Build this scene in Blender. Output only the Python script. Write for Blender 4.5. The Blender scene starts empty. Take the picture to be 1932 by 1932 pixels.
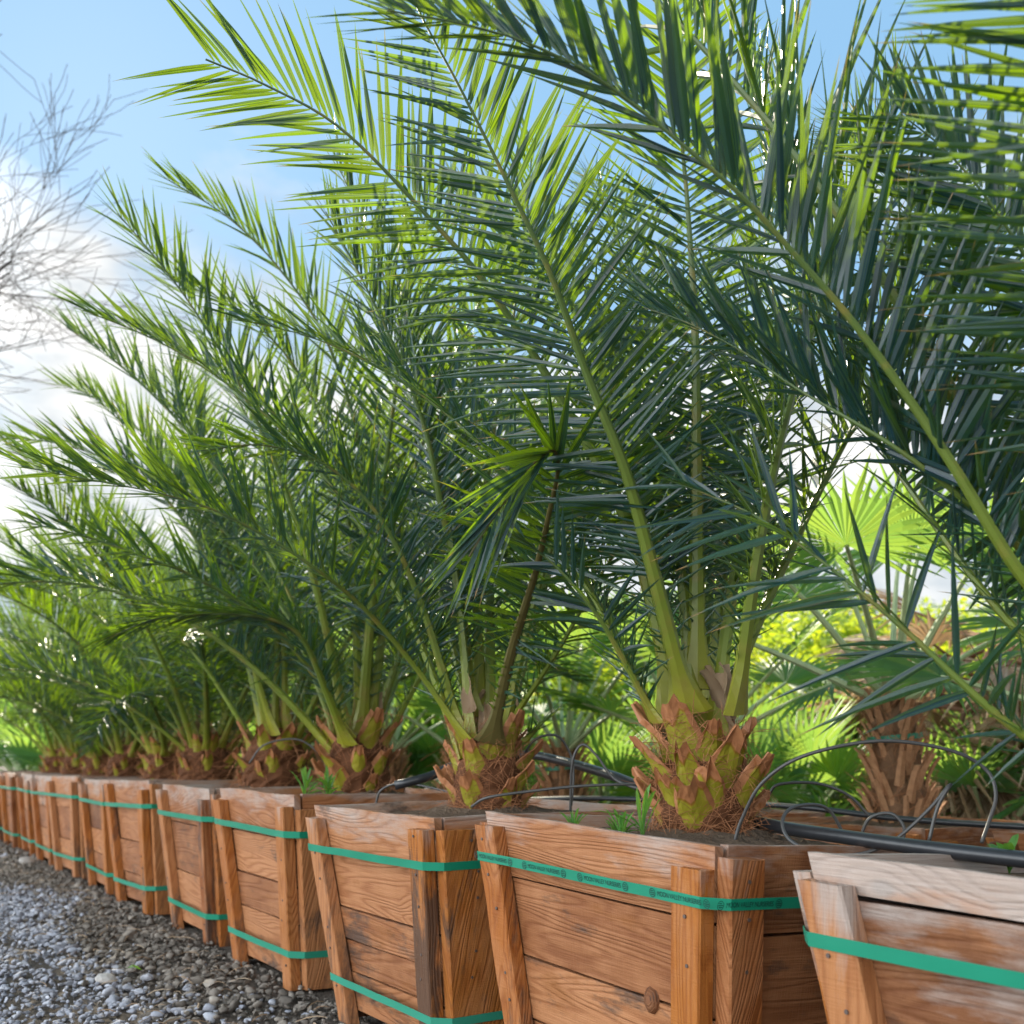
import bpy, math, random
import numpy as np
from mathutils import Vector, Matrix, Quaternion
from mathutils.bvhtree import BVHTree

R = math.radians
C = bpy.context.scene.collection
scene = bpy.context.scene

# ------------------------------------------------------------------ camera
F_PX, W_PX = 2030.0, 1932.0          # focal length and frame width in the same units
PITCH = R(13.0)
EYE = Vector((0.0, 0.0, 0.82))
cam_d = bpy.data.cameras.new("camera")
cam_d.sensor_width = 36.0
cam_d.lens = 36.0 * F_PX / W_PX
cam_d.clip_start = 0.05
cam_d.clip_end = 3000
cam_d.dof.use_dof = True
cam_d.dof.focus_distance = 2.55
cam_d.dof.aperture_fstop = 4.0
cam = bpy.data.objects.new("camera", cam_d)
cam.location = EYE
cam.rotation_euler = (R(90) + PITCH, 0, 0)
C.objects.link(cam)
scene.camera = cam

# ------------------------------------------------------------------ sky, sun, exposure
SUN_EL, SUN_AZ = R(30), R(-24)       # azimuth measured from +Y towards +X
world = bpy.data.worlds.new("World")
scene.world = world
world.use_nodes = True
wt = world.node_tree
wt.nodes.clear()
def wn(t, **kw):
    n = wt.nodes.new(t)
    for k, v in kw.items():
        setattr(n, k, v)
    return n
sky = wn("ShaderNodeTexSky", sky_type='NISHITA', sun_disc=False, sun_elevation=SUN_EL,
         sun_rotation=SUN_AZ, air_density=1.0, dust_density=0.3, ozone_density=2.0)
bg = wn("ShaderNodeBackground")
bg.inputs["Strength"].default_value = 0.10
wo = wn("ShaderNodeOutputWorld")
tc = wn("ShaderNodeTexCoord")
sepw = wn("ShaderNodeSeparateXYZ")
wt.links.new(tc.outputs["Generated"], sepw.inputs[0])
mapw = wn("ShaderNodeMapping")
mapw.inputs["Scale"].default_value = (1.0, 1.0, 2.2)
mapw.inputs["Location"].default_value = (0.3, 0.1, 0.0)
wt.links.new(tc.outputs["Generated"], mapw.inputs[0])
nw = wn("ShaderNodeTexNoise")
nw.inputs["Scale"].default_value = 3.2
nw.inputs["Detail"].default_value = 9
nw.inputs["Roughness"].default_value = 0.55
wt.links.new(mapw.outputs[0], nw.inputs["Vector"])
def wm(op, a, b, clamp=False):
    n = wn("ShaderNodeMath", operation=op, use_clamp=clamp)
    for i, v in enumerate((a, b)):
        if v is None: continue
        if isinstance(v, (int, float)): n.inputs[i].default_value = v
        else: wt.links.new(v, n.inputs[i])
    return n.outputs[0]
# cloud bank low towards the sun, open blue above it, unseen cloud cover added behind the camera as fill light
low = wm('MULTIPLY', wm('SUBTRACT', 0.47, sepw.outputs["Z"]), 5.0)
left = wm('MULTIPLY', wm('MULTIPLY', sepw.outputs["X"], -1.0), 0.25)
behind = wm('MULTIPLY', wm('SUBTRACT', 0.15, sepw.outputs["Y"]), 1.6)
behind = wm('MAXIMUM', behind, 0.0)
dens = wm('ADD', wm('ADD', low, left), behind)
dens = wm('ADD', dens, wm('MULTIPLY', wm('SUBTRACT', nw.outputs["Fac"], 0.5), 3.2))
dens = wm('MULTIPLY', dens, 1.5, True)
nw2 = wn("ShaderNodeTexNoise")
nw2.inputs["Scale"].default_value = 6.0
nw2.inputs["Detail"].default_value = 6
wt.links.new(mapw.outputs[0], nw2.inputs["Vector"])
cr = wn("ShaderNodeValToRGB")
cr.color_ramp.elements[0].position = 0.40
cr.color_ramp.elements[0].color = (2.2, 2.6, 2.95, 1)
cr.color_ramp.elements[1].position = 0.6
cr.color_ramp.elements[1].color = (4.5, 4.5, 4.45, 1)
wt.links.new(nw2.outputs["Fac"], cr.inputs[0])
mixw = wn("ShaderNodeMix", data_type='RGBA')
wt.links.new(dens, mixw.inputs["Factor"])
clear = wn("ShaderNodeMix", data_type='RGBA')
clear.inputs["Factor"].default_value = 0.87
clear.inputs[7].default_value = (1.30, 2.45, 3.65, 1)
wt.links.new(sky.outputs[0], clear.inputs[6])
wt.links.new(clear.outputs[2], mixw.inputs[6])
# brightness added to unseen clouds left and behind, filling the shaded box fronts
fill_gain = wm('ADD', 1.0, wm('MULTIPLY', wm('MAXIMUM', wm('SUBTRACT', wm('MULTIPLY', sepw.outputs["X"], -1.0), wm('MULTIPLY', sepw.outputs["Y"], 0.45)), 0.0), 6.0))
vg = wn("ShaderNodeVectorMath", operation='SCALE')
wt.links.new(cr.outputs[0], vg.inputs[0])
wt.links.new(fill_gain, vg.inputs["Scale"])
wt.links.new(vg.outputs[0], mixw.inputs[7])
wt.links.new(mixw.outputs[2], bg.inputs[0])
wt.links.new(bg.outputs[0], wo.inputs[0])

sun_d = bpy.data.lights.new("sun", 'SUN')
sun_d.energy = 4.4
sun_d.angle = R(0.6)
sun_d.color = (1.0, 0.90, 0.71)
sun = bpy.data.objects.new("sun", sun_d)
to_sun = Vector((math.sin(SUN_AZ) * math.cos(SUN_EL), math.cos(SUN_AZ) * math.cos(SUN_EL), math.sin(SUN_EL)))
sun.rotation_euler = (-to_sun).to_track_quat('-Z', 'Y').to_euler()
sun.location = to_sun * 30
C.objects.link(sun)

scene.view_settings.view_transform = 'Standard'
scene.view_settings.look = 'None'
scene.view_settings.exposure = 1.3
scene.view_settings.gamma = 1.0
scene.cycles.max_bounces = 8
scene.cycles.diffuse_bounces = 4
scene.cycles.transmission_bounces = 6
scene.cycles.use_denoising = True

# ------------------------------------------------------------------ helpers
CP, SP = math.cos(PITCH), math.sin(PITCH)
def at(x, y, d):
    """a point of the place at camera depth d (metres) seen at frame position x, y (0..1932)"""
    cx, cu = (x - 966.0) / F_PX * d, -(y - 966.0) / F_PX * d
    return Vector((cx, d * CP - cu * SP, EYE.z + d * SP + cu * CP))

class MB:
    """collects geometry for one mesh object"""
    def __init__(self):
        self.v, self.f, self.m, self.uv = [], [], [], []
        self.a = {}
    def vert(self, p, **attrs):
        i = len(self.v)
        self.v.append((p[0], p[1], p[2]))
        for k, x in attrs.items():
            self.a.setdefault(k, {})[i] = x
        return i
    def face(self, idx, m=0, uv=None):
        self.f.append(tuple(idx)); self.m.append(m)
        self.uv.append(uv)
    def box8(self, P, m=0, uvs=None, **attrs):
        """P: 8 corners, bottom ring then top ring"""
        ids = [self.vert(p, **attrs) for p in P]
        for q in ((3, 2, 1, 0), (4, 5, 6, 7), (0, 1, 5, 4), (1, 2, 6, 5), (2, 3, 7, 6), (3, 0, 4, 7)):
            self.face([ids[k] for k in q], m, None if uvs is None else [uvs[k] for k in q])
    def tube(self, pts, rad, n=6, m=0, cap=True, **attrs):
        pts = [Vector(p) for p in pts]
        if isinstance(rad, (int, float)): rad = [rad] * len(pts)
        rings, prev = [], None
        L = 0.0
        for i, p in enumerate(pts):
            t = (pts[min(i + 1, len(pts) - 1)] - pts[max(i - 1, 0)])
            t = t.normalized() if t.length > 1e-9 else Vector((0, 0, 1))
            if prev is None:
                ref = Vector((0, 0, 1)) if abs(t.z) < 0.9 else Vector((1, 0, 0))
                s = t.cross(ref).normalized()
            else:
                s = (prev - t * prev.dot(t)).normalized()
            prev = s
            b = t.cross(s)
            if i: L += (p - pts[i - 1]).length
            rings.append([self.vert(p + (s * math.cos(2 * math.pi * k / n) + b * math.sin(2 * math.pi * k / n)) * rad[i], **attrs) for k in range(n)])
        for i in range(len(rings) - 1):
            a, c = rings[i], rings[i + 1]
            for k in range(n):
                self.face((a[k], a[(k + 1) % n], c[(k + 1) % n], c[k]), m)
        if cap:
            self.face(rings[0][::-1], m); self.face(rings[-1], m)
    def mesh(self, name, mats, smooth=False):
        me = bpy.data.meshes.new(name)
        me.from_pydata(self.v, [], self.f)
        for mm in (mats if isinstance(mats, (list, tuple)) else [mats]):
            me.materials.append(mm)
        me.polygons.foreach_set("material_index", self.m)
        if any(u is not None for u in self.uv):
            lay = me.uv_layers.new(name="UVMap")
            flat = []
            for fc, u in zip(self.f, self.uv):
                if u is None: flat.extend([0.0, 0.0] * len(fc))
                else:
                    for q in u: flat.extend((q[0], q[1]))
            lay.data.foreach_set("uv", flat)
        n = len(self.v)
        for k, d in self.a.items():
            at_ = me.attributes.new(k, 'FLOAT', 'POINT')
            arr = np.zeros(n, dtype=np.float32)
            arr[np.fromiter(d.keys(), dtype=np.int64)] = np.fromiter(d.values(), dtype=np.float32)
            at_.data.foreach_set("value", arr)
        if smooth:
            me.polygons.foreach_set("use_smooth", [True] * len(me.polygons))
        me.update()
        return me

def link(name, me, parent=None, loc=(0, 0, 0), rot=(0, 0, 0), scale=None):
    o = bpy.data.objects.new(name, me)
    o.location = loc; o.rotation_euler = rot
    if scale: o.scale = (scale,) * 3 if isinstance(scale, (int, float)) else scale
    o.parent = parent
    C.objects.link(o)
    return o
def tag(o, label=None, cat=None, group=None, kind=None):
    if label: o["label"] = label
    if cat: o["category"] = cat
    if group: o["group"] = group
    if kind: o["kind"] = kind
    return o
def thing(name, loc, label, cat, group=None, rot=(0, 0, 0)):
    o = bpy.data.objects.new(name, None)
    o.empty_display_size = 0.1
    o.location = loc; o.rotation_euler = rot
    C.objects.link(o)
    return tag(o, label, cat, group)
def catmull(pts, n):
    """resample control points evenly along a smooth curve"""
    P = [Vector(p) for p in pts]
    P = [P[0] * 2 - P[1]] + P + [P[-1] * 2 - P[-2]]
    out = []
    for i in range(1, len(P) - 2):
        for k in range(16):
            t = k / 16
            a, b, c, d = P[i - 1], P[i], P[i + 1], P[i + 2]
            out.append(0.5 * ((2 * b) + (c - a) * t + (2 * a - 5 * b + 4 * c - d) * t * t + (3 * b - a - 3 * c + d) * t ** 3))
    out.append(P[-2])
    cum = [0.0]
    for i in range(1, len(out)): cum.append(cum[-1] + (out[i] - out[i - 1]).length)
    res, j = [], 0
    for k in range(n):
        s = cum[-1] * k / (n - 1)
        while j < len(cum) - 2 and cum[j + 1] < s: j += 1
        f = (s - cum[j]) / max(1e-9, cum[j + 1] - cum[j])
        res.append(out[j].lerp(out[j + 1], min(1, max(0, f))))
    return res, cum[-1]

# ------------------------------------------------------------------ materials
class NT:
    def __init__(self, name):
        self.mat = bpy.data.materials.new(name)
        self.mat.use_nodes = True
        self.t = self.mat.node_tree
        self.t.nodes.clear()
        self.out = self.t.nodes.new("ShaderNodeOutputMaterial")
    def n(self, t, **kw):
        x = self.t.nodes.new(t)
        for k, v in kw.items(): setattr(x, k, v)
        return x
    def set(self, sock, v):
        if hasattr(v, "is_linked") or isinstance(v, bpy.types.NodeSocket): self.t.links.new(v, sock)
        else: sock.default_value = v
    def math(self, op, a, b=0.0, clamp=False):
        x = self.n("ShaderNodeMath", operation=op, use_clamp=clamp)
        self.set(x.inputs[0], a); self.set(x.inputs[1], b)
        return x.outputs[0]
    def mix(self, f, a, b):
        x = self.n("ShaderNodeMix", data_type='RGBA')
        self.set(x.inputs["Factor"], f); self.set(x.inputs[6], a); self.set(x.inputs[7], b)
        return x.outputs[2]
    def ramp(self, f, stops):
        x = self.n("ShaderNodeValToRGB")
        e = x.color_ramp.elements
        while len(e) < len(stops): e.new(0.5)
        for q, (p, c) in zip(e, stops):
            q.position = p
            q.color = (c, c, c, 1) if isinstance(c, (int, float)) else (*c, 1)
        self.set(x.inputs[0], f)
        return x.outputs[0]
    def noise(self, vec, scale, detail=4, rough=0.5, dist=0.0):
        x = self.n("ShaderNodeTexNoise")
        x.inputs["Scale"].default_value = scale
        x.inputs["Detail"].default_value = detail
        x.inputs["Roughness"].default_value = rough
        x.inputs["Distortion"].default_value = dist
        if vec is not None: self.t.links.new(vec, x.inputs["Vector"])
        return x.outputs["Fac"]
    def scaled(self, vec, s):
        x = self.n("ShaderNodeMapping")
        x.inputs["Scale"].default_value = s
        self.t.links.new(vec, x.inputs[0])
        return x.outputs[0]
    def attr(self, name):
        return self.n("ShaderNodeAttribute", attribute_name=name).outputs["Fac"]
    def objco(self): return self.n("ShaderNodeTexCoord").outputs["Object"]
    def objrand(self): return self.n("ShaderNodeObjectInfo").outputs["Random"]
    def bump(self, h, dist, strength=1.0):
        x = self.n("ShaderNodeBump")
        x.inputs["Distance"].default_value = dist
        x.inputs["Strength"].default_value = strength
        self.t.links.new(h, x.inputs["Height"])
        return x.outputs[0]
    def bsdf(self, color, rough=0.6, spec=0.4, normal=None):
        b = self.n("ShaderNodeBsdfPrincipled")
        self.set(b.inputs["Base Color"], color if not isinstance(color, tuple) or len(color) == 4 else (*color, 1))
        self.set(b.inputs["Roughness"], rough)
        b.inputs["Specular IOR Level"].default_value = spec
        if normal is not None: self.t.links.new(normal, b.inputs["Normal"])
        return b.outputs[0]
    def done(self, sh):
        self.t.links.new(sh, self.out.inputs["Surface"])
        return self.mat

def leaf_material(name, dark, mid, light, trans, tfac, tipc=(0.30, 0.16, 0.05), rough=0.38, spec=0.5, vary=0.0, deadf=0.0):
    q = NT(name)
    rnd, along = q.attr("rnd"), q.attr("along")
    col = q.ramp(rnd, [(0.0, dark), (0.55, mid), (1.0, light)])
    # leaf tips dry out on some leaflets
    tipf = q.math('MULTIPLY', q.math('SUBTRACT', along, q.math('SUBTRACT', 1.02, q.math('MULTIPLY', rnd, 0.20))), 14.0, True)
    nz = q.noise(q.objco(), 9.0, 3)
    col = q.mix(q.math('MULTIPLY', nz, 0.5), col, (*mid, 1))
    col = q.mix(tipf, col, (*tipc, 1))
    dead = q.math('MULTIPLY', q.math('SUBTRACT', rnd, 0.972), 200.0, True)
    col = q.mix(q.math('MULTIPLY', dead, deadf), col, (*tipc, 1))
    tr = q.mix(tipf, (*trans, 1), (0.45, 0.28, 0.06, 1))
    tr = q.mix(q.math('MULTIPLY', rnd, 0.45), tr, (trans[0] * 1.5, trans[1] * 1.05, trans[2] * 0.6, 1))
    tr = q.mix(q.math('MULTIPLY', q.noise(None, 1.0) if False else q.math('FRACT', q.math('MULTIPLY', rnd, 17.3)), vary), tr, (trans[0] * 0.10, trans[1] * 0.16, trans[2] + 0.01, 1))
    a = q.bsdf(col, rough, spec)
    t = q.n("ShaderNodeBsdfTranslucent")
    q.set(t.inputs[0], tr)
    m = q.n("ShaderNodeMixShader")
    m.inputs[0].default_value = tfac
    q.t.links.new(a, m.inputs[1]); q.t.links.new(t.outputs[0], m.inputs[2])
    return q.done(m.outputs[0])

M = {}
M['leaf'] = leaf_material('date_leaf', (0.002, 0.022, 0.040), (0.005, 0.038, 0.048), (0.018, 0.072, 0.034), (0.33, 0.54, 0.0), 0.38, rough=0.37, spec=0.65, vary=1.0, deadf=0.8)
M['fan'] = leaf_material('fan_leaf', (0.03, 0.13, 0.05), (0.06, 0.19, 0.06), (0.14, 0.27, 0.05), (0.30, 0.50, 0.08), 0.5, rough=0.45)
M['bush'] = leaf_material('bush_leaf', (0.03, 0.10, 0.02), (0.07, 0.17, 0.025), (0.16, 0.24, 0.03), (0.55, 0.70, 0.03), 0.45, rough=0.5)
M['weed'] = leaf_material('weed_leaf', (0.04, 0.14, 0.03), (0.07, 0.21, 0.04), (0.13, 0.27, 0.06), (0.28, 0.55, 0.05), 0.4, rough=0.5)
M['dry'] = leaf_material('dry_leaf', (0.22, 0.13, 0.075), (0.36, 0.25, 0.16), (0.52, 0.41, 0.30), (0.40, 0.29, 0.17), 0.3, rough=0.7, spec=0.2)

def petiole_mat():
    q = NT('petiole')
    al = q.attr("along")
    nz = q.noise(q.objco(), 14, 4)
    col = q.ramp(al, [(0.0, (0.22, 0.21, 0.015)), (0.12, (0.13, 0.17, 0.016)), (0.5, (0.07, 0.115, 0.022)), (1.0, (0.05, 0.09, 0.03))])
    col = q.mix(q.math('MULTIPLY', q.math('SUBTRACT', nz, 0.52), 4.0, True), col, (0.19, 0.15, 0.03, 1))
    return q.done(q.bsdf(col, 0.42, 0.45))
M['petiole'] = petiole_mat()
def simple(name, col, rough=0.6, spec=0.4, nscale=None, var=0.3, bump=0.0):
    q = NT(name)
    c = (*col, 1)
    nrm = None
    if nscale:
        nz = q.noise(q.objco(), nscale, 5, 0.6)
        c = q.mix(nz, tuple(x * (1 - var) for x in col) + (1,), tuple(min(1, x * (1 + var)) for x in col) + (1,))
        if bump: nrm = q.bump(nz, bump)
    b = q.bsdf(c, rough, spec, nrm)
    return q.done(b)
M['pale_petiole'] = simple('pale_petiole', (0.36, 0.42, 0.22), 0.5, 0.4, 12, 0.3)
M['red_petiole'] = simple('red_petiole', (0.10, 0.085, 0.025), 0.5, 0.4, 12, 0.3)
M['fibre'] = simple('fibre', (0.10, 0.040, 0.018), 0.85, 0.15, 30, 0.55, 0.004)
M['strand'] = simple('strand', (0.30, 0.13, 0.06), 0.8, 0.2, 18, 0.7)
M['dead_bark'] = simple('dead_bark', (0.17, 0.09, 0.05), 0.85, 0.15, 22, 0.6, 0.006)
M['slat'] = simple('dead_leaf_base', (0.40, 0.21, 0.11), 0.8, 0.2, 30, 0.5, 0.003)
M['twig'] = simple('twig', (0.075, 0.062, 0.055), 0.8, 0.2, 14, 0.35)
M['grey_bark'] = simple('grey_bark', (0.16, 0.13, 0.11), 0.8, 0.2, 14, 0.35)
M['hose'] = simple('hose', (0.018, 0.019, 0.022), 0.35, 0.5, 40, 0.3)
M['tube'] = simple('tube', (0.05, 0.047, 0.045), 0.45, 0.5, 40, 0.3)
M['nail'] = simple('nail', (0.07, 0.045, 0.035), 0.6, 0.5)
M['ink'] = simple('ink', (0.003, 0.022, 0.022), 0.6, 0.3)
M['pale_stone'] = simple('pale_stone', (0.42, 0.39, 0.36), 0.8, 0.3, 20, 0.25, 0.002)

def strap_mat():
    q = NT('strap')
    nz = q.noise(q.objco(), 8, 4)
    r = q.attr("rnd")
    c = q.mix(nz, (0.002, 0.155, 0.085, 1), (0.005, 0.215, 0.125, 1))
    c = q.mix(q.math('MULTIPLY', r, 0.6), c, (0.10, 0.36, 0.28, 1))
    return q.done(q.bsdf(c, 0.42, 0.45))
M['strap'] = strap_mat()

def boot_mat():
    q = NT('leaf_stub')
    uv = q.n("ShaderNodeUVMap").outputs[0]
    s = q.n("ShaderNodeSeparateXYZ"); q.t.links.new(uv, s.inputs[0])
    u, v = s.outputs[0], s.outputs[1]
    e = q.math('ABSOLUTE', q.math('SUBTRACT', u, 0.5))          # 0 mid .. 0.5 edge
    nz = q.noise(q.objco(), 22, 4)
    lim = q.math('ADD', q.math('SUBTRACT', 0.92, q.math('MULTIPLY', q.math('SUBTRACT', 0.5, e), 0.56)), q.math('MULTIPLY', q.math('SUBTRACT', nz, 0.5), 0.22))
    brown = q.math('MULTIPLY', q.math('SUBTRACT', v, lim), 26.0, True)
    edge = q.math('MULTIPLY', q.math('SUBTRACT', q.math('ADD', e, q.math('MULTIPLY', q.math('SUBTRACT', nz, 0.5), 0.2)), 0.38), 30.0, True)
    green = q.mix(q.noise(q.objco(), 9, 3), (0.15, 0.17, 0.010, 1), (0.30, 0.22, 0.018, 1))
    tan = q.mix(q.noise(q.objco(), 35, 5), (0.15, 0.050, 0.018, 1), (0.46, 0.20, 0.085, 1))
    col = q.mix(q.math('MAXIMUM', brown, edge), green, tan)
    # rust coloured line between the green and the dry top
    ln = q.math('SUBTRACT', 1.0, q.math('MULTIPLY', q.math('ABSOLUTE', q.math('SUBTRACT', v, lim)), 22.0), True)
    col = q.mix(q.math('MULTIPLY', ln, 0.8), col, (0.20, 0.06, 0.012, 1))
    return q.done(q.bsdf(col, 0.55, 0.35, q.bump(nz, 0.004)))
M['stub'] = boot_mat()

def wood_mat():
    q = NT('planter_wood')
    uv = q.n("ShaderNodeUVMap").outputs[0]
    rnd, hh = q.attr("rnd"), q.attr("high")
    s = q.n("ShaderNodeSeparateXYZ"); q.t.links.new(uv, s.inputs[0])
    cmb = q.n("ShaderNodeCombineXYZ")
    q.t.links.new(s.outputs[0], cmb.inputs[0]); q.t.links.new(s.outputs[1], cmb.inputs[1])
    q.set(cmb.inputs[2], q.math('MULTIPLY', rnd, 37.0))
    vec = cmb.outputs[0]
    field = q.noise(q.scaled(vec, (0.55, 6.5, 1.0)), 1.25, 2.0, 0.42, 0.15)
    vo = q.n("ShaderNodeTexVoronoi", feature='F1')
    vo.inputs["Scale"].default_value = 1.0
    q.t.links.new(q.scaled(vec, (2.2, 4.6, 1.0)), vo.inputs["Vector"])
    sepc = q.n("ShaderNodeSeparateColor"); q.t.links.new(vo.outputs["Color"], sepc.inputs[0])
    hasknot = q.math('GREATER_THAN', sepc.outputs[0], 0.62)
    kd = vo.outputs["Distance"]
    knot = q.math('MULTIPLY', q.math('MULTIPLY', q.math('SUBTRACT', 0.075, kd), 40.0, True), hasknot)
    swirl = q.math('MULTIPLY', q.math('MULTIPLY', q.math('SUBTRACT', 0.42, kd), 0.42, True), hasknot)
    field = q.math('ADD', field, swirl)
    rings = q.math('SINE', q.math('MULTIPLY', field, 150.0), 0.0)
    rings = q.math('ADD', q.math('MULTIPLY', rings, 0.5), 0.5)
    rings = q.math('POWER', rings, 2.2)
    fib = q.noise(q.scaled(vec, (5.0, 170.0, 1.0)), 1.5, 3, 0.6)
    blot = q.noise(q.scaled(vec, (2.5, 4.0, 1.0)), 2.2, 5, 0.6)
    base = q.ramp(rnd, [(0.0, (0.16, 0.064, 0.026)), (0.3, (0.30, 0.122, 0.048)), (0.62, (0.41, 0.188, 0.082)), (0.74, (0.38, 0.135, 0.024)), (0.9, (0.33, 0.108, 0.022)), (1.0, (0.12, 0.040, 0.014))])
    base = q.mix(q.math('MULTIPLY', q.math('SUBTRACT', blot, 0.45), 2.2, True), base, (0.46, 0.222, 0.105, 1))
    dk = q.n("ShaderNodeMix", data_type='RGBA', blend_type='MULTIPLY')
    q.set(dk.inputs["Factor"], q.math('ADD', q.math('MULTIPLY', rings, 0.42), q.math('MULTIPLY', fib, 0.60)))
    q.set(dk.inputs[6], base); dk.inputs[7].default_value = (0.55, 0.42, 0.32, 1)
    col = dk.outputs[2]
    col = q.mix(q.math('MULTIPLY', knot, 0.85), col, (0.085, 0.030, 0.012, 1))
    # silver weathering on sun-bleached wood, strongest on the rims
    wz = q.noise(q.scaled(vec, (1.6, 7.0, 1.0)), 2.0, 6, 0.65)
    wfac = q.math('ADD', q.math('SUBTRACT', wz, 0.60), q.math('MULTIPLY', q.math('SUBTRACT', hh, 0.93), 0.9))
    wfac = q.math('ADD', wfac, q.math('MULTIPLY', q.attr("grey"), 0.32))
    wfac = q.math('MULTIPLY', wfac, 4.0, True)
    col = q.mix(q.math('MULTIPLY', wfac, 0.78), col, q.mix(fib, (0.24, 0.20, 0.175, 1), (0.46, 0.41, 0.37, 1)))
    # damp stains, streaked along the grain
    st = q.noise(q.scaled(vec, (1.5, 5.0, 1.0)), 1.9, 6, 0.72)
    sfac = q.math('ADD', q.math('SUBTRACT', st, 0.555), q.math('MULTIPLY', q.math('SUBTRACT', 0.32, hh), 0.10))
    sfac = q.math('ADD', sfac, q.math('MULTIPLY', q.attr('damp'), 0.075))
    sfac = q.math('MULTIPLY', sfac, 9.0, True)
    col = q.mix(q.math('MULTIPLY', sfac, 0.8), col, (0.045, 0.034, 0.028, 1))
    # rusty water marks
    rs = q.noise(q.scaled(vec, (1.0, 3.0, 1.0)), 4.4, 4, 0.6)
    col = q.mix(q.math('MULTIPLY', q.math('MULTIPLY', q.math('SUBTRACT', rs, 0.6), 9.0, True), 0.6), col, (0.21, 0.075, 0.018, 1))
    saw = q.noise(q.scaled(vec, (260.0, 6.0, 1.0)), 1.0, 2, 0.5)
    h = q.math('ADD', q.math('ADD', q.math('MULTIPLY', rings, -0.5), fib), q.math('MULTIPLY', saw, 0.5))
    return q.done(q.bsdf(col, 0.68, 0.25, q.bump(h, 0.0022)))
M['wood'] = wood_mat()

def soil_mat(name, a, b):
    q = NT(name)
    o = q.objco()
    n1 = q.noise(o, 14, 8, 0.7); n2 = q.noise(o, 80, 5, 0.6)
    c = q.mix(n1, (*a, 1), (*b, 1))
    return q.done(q.bsdf(c, 0.95, 0.1, q.bump(q.math('ADD', n1, n2), 0.03)))
M['soil'] = soil_mat('soil', (0.06, 0.042, 0.03), (0.24, 0.17, 0.12))
M['ground'] = soil_mat('ground', (0.07, 0.058, 0.047), (0.18, 0.152, 0.128))

def gravel_mat():
    q = NT('gravel')
    r, zone = q.attr("rnd"), q.attr("zone")
    o = q.objco()
    nz = q.noise(o, 60, 4)
    a = q.ramp(r, [(0.0, (0.10, 0.082, 0.066)), (0.6, (0.175, 0.148, 0.122)), (0.93, (0.235, 0.20, 0.168)), (1.0, (0.36, 0.31, 0.26))])
    b = q.ramp(r, [(0.0, (0.24, 0.25, 0.29)), (0.6, (0.34, 0.35, 0.405)), (1.0, (0.47, 0.48, 0.53))])
    c = q.mix(zone, a, b)
    c = q.mix(q.math('MULTIPLY', nz, 0.4), c, (0.16, 0.15, 0.14, 1))
    return q.done(q.bsdf(c, 0.85, 0.2, q.bump(nz, 0.003)))
M['gravel'] = gravel_mat()

# ------------------------------------------------------------------ ground
mb = MB()
S = 400.0
ids = [mb.vert(p) for p in ((-S, -S, 0), (S, -S, 0), (S, S, 0), (-S, S, 0))]
mb.face(ids)
ground = tag(link('ground', mb.mesh('ground', M['ground'])), kind='structure')

ROW = Vector((-0.522, 0.853, 0)).normalized()      # along the row of boxes, away from the camera
DEEP = Vector((0.853, 0.522, 0)).normalized()      # from the path across the row

# ------------------------------------------------------------------ planter boxes
BW_TOP, BW_BOT, BH = 0.45, 0.338, 0.70             # half widths and height
POST_W, POST_T = 0.092, 0.040

def hw_at(z, H): return BW_BOT + (BW_TOP - BW_BOT) * z / H

def board_uv(P, ax, rng):
    """uv in metres, u along the grain axis of the board's local frame"""
    o = (rng.uniform(0, 40), rng.uniform(0, 40))
    res = []
    for p in P:
        if ax == 'x': res.append((p[0] + o[0], p[2] + p[1] * 0.9 + o[1]))
        else: res.append((p[2] + o[0], p[0] + p[1] * 0.9 + o[1]))
    return res

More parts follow.
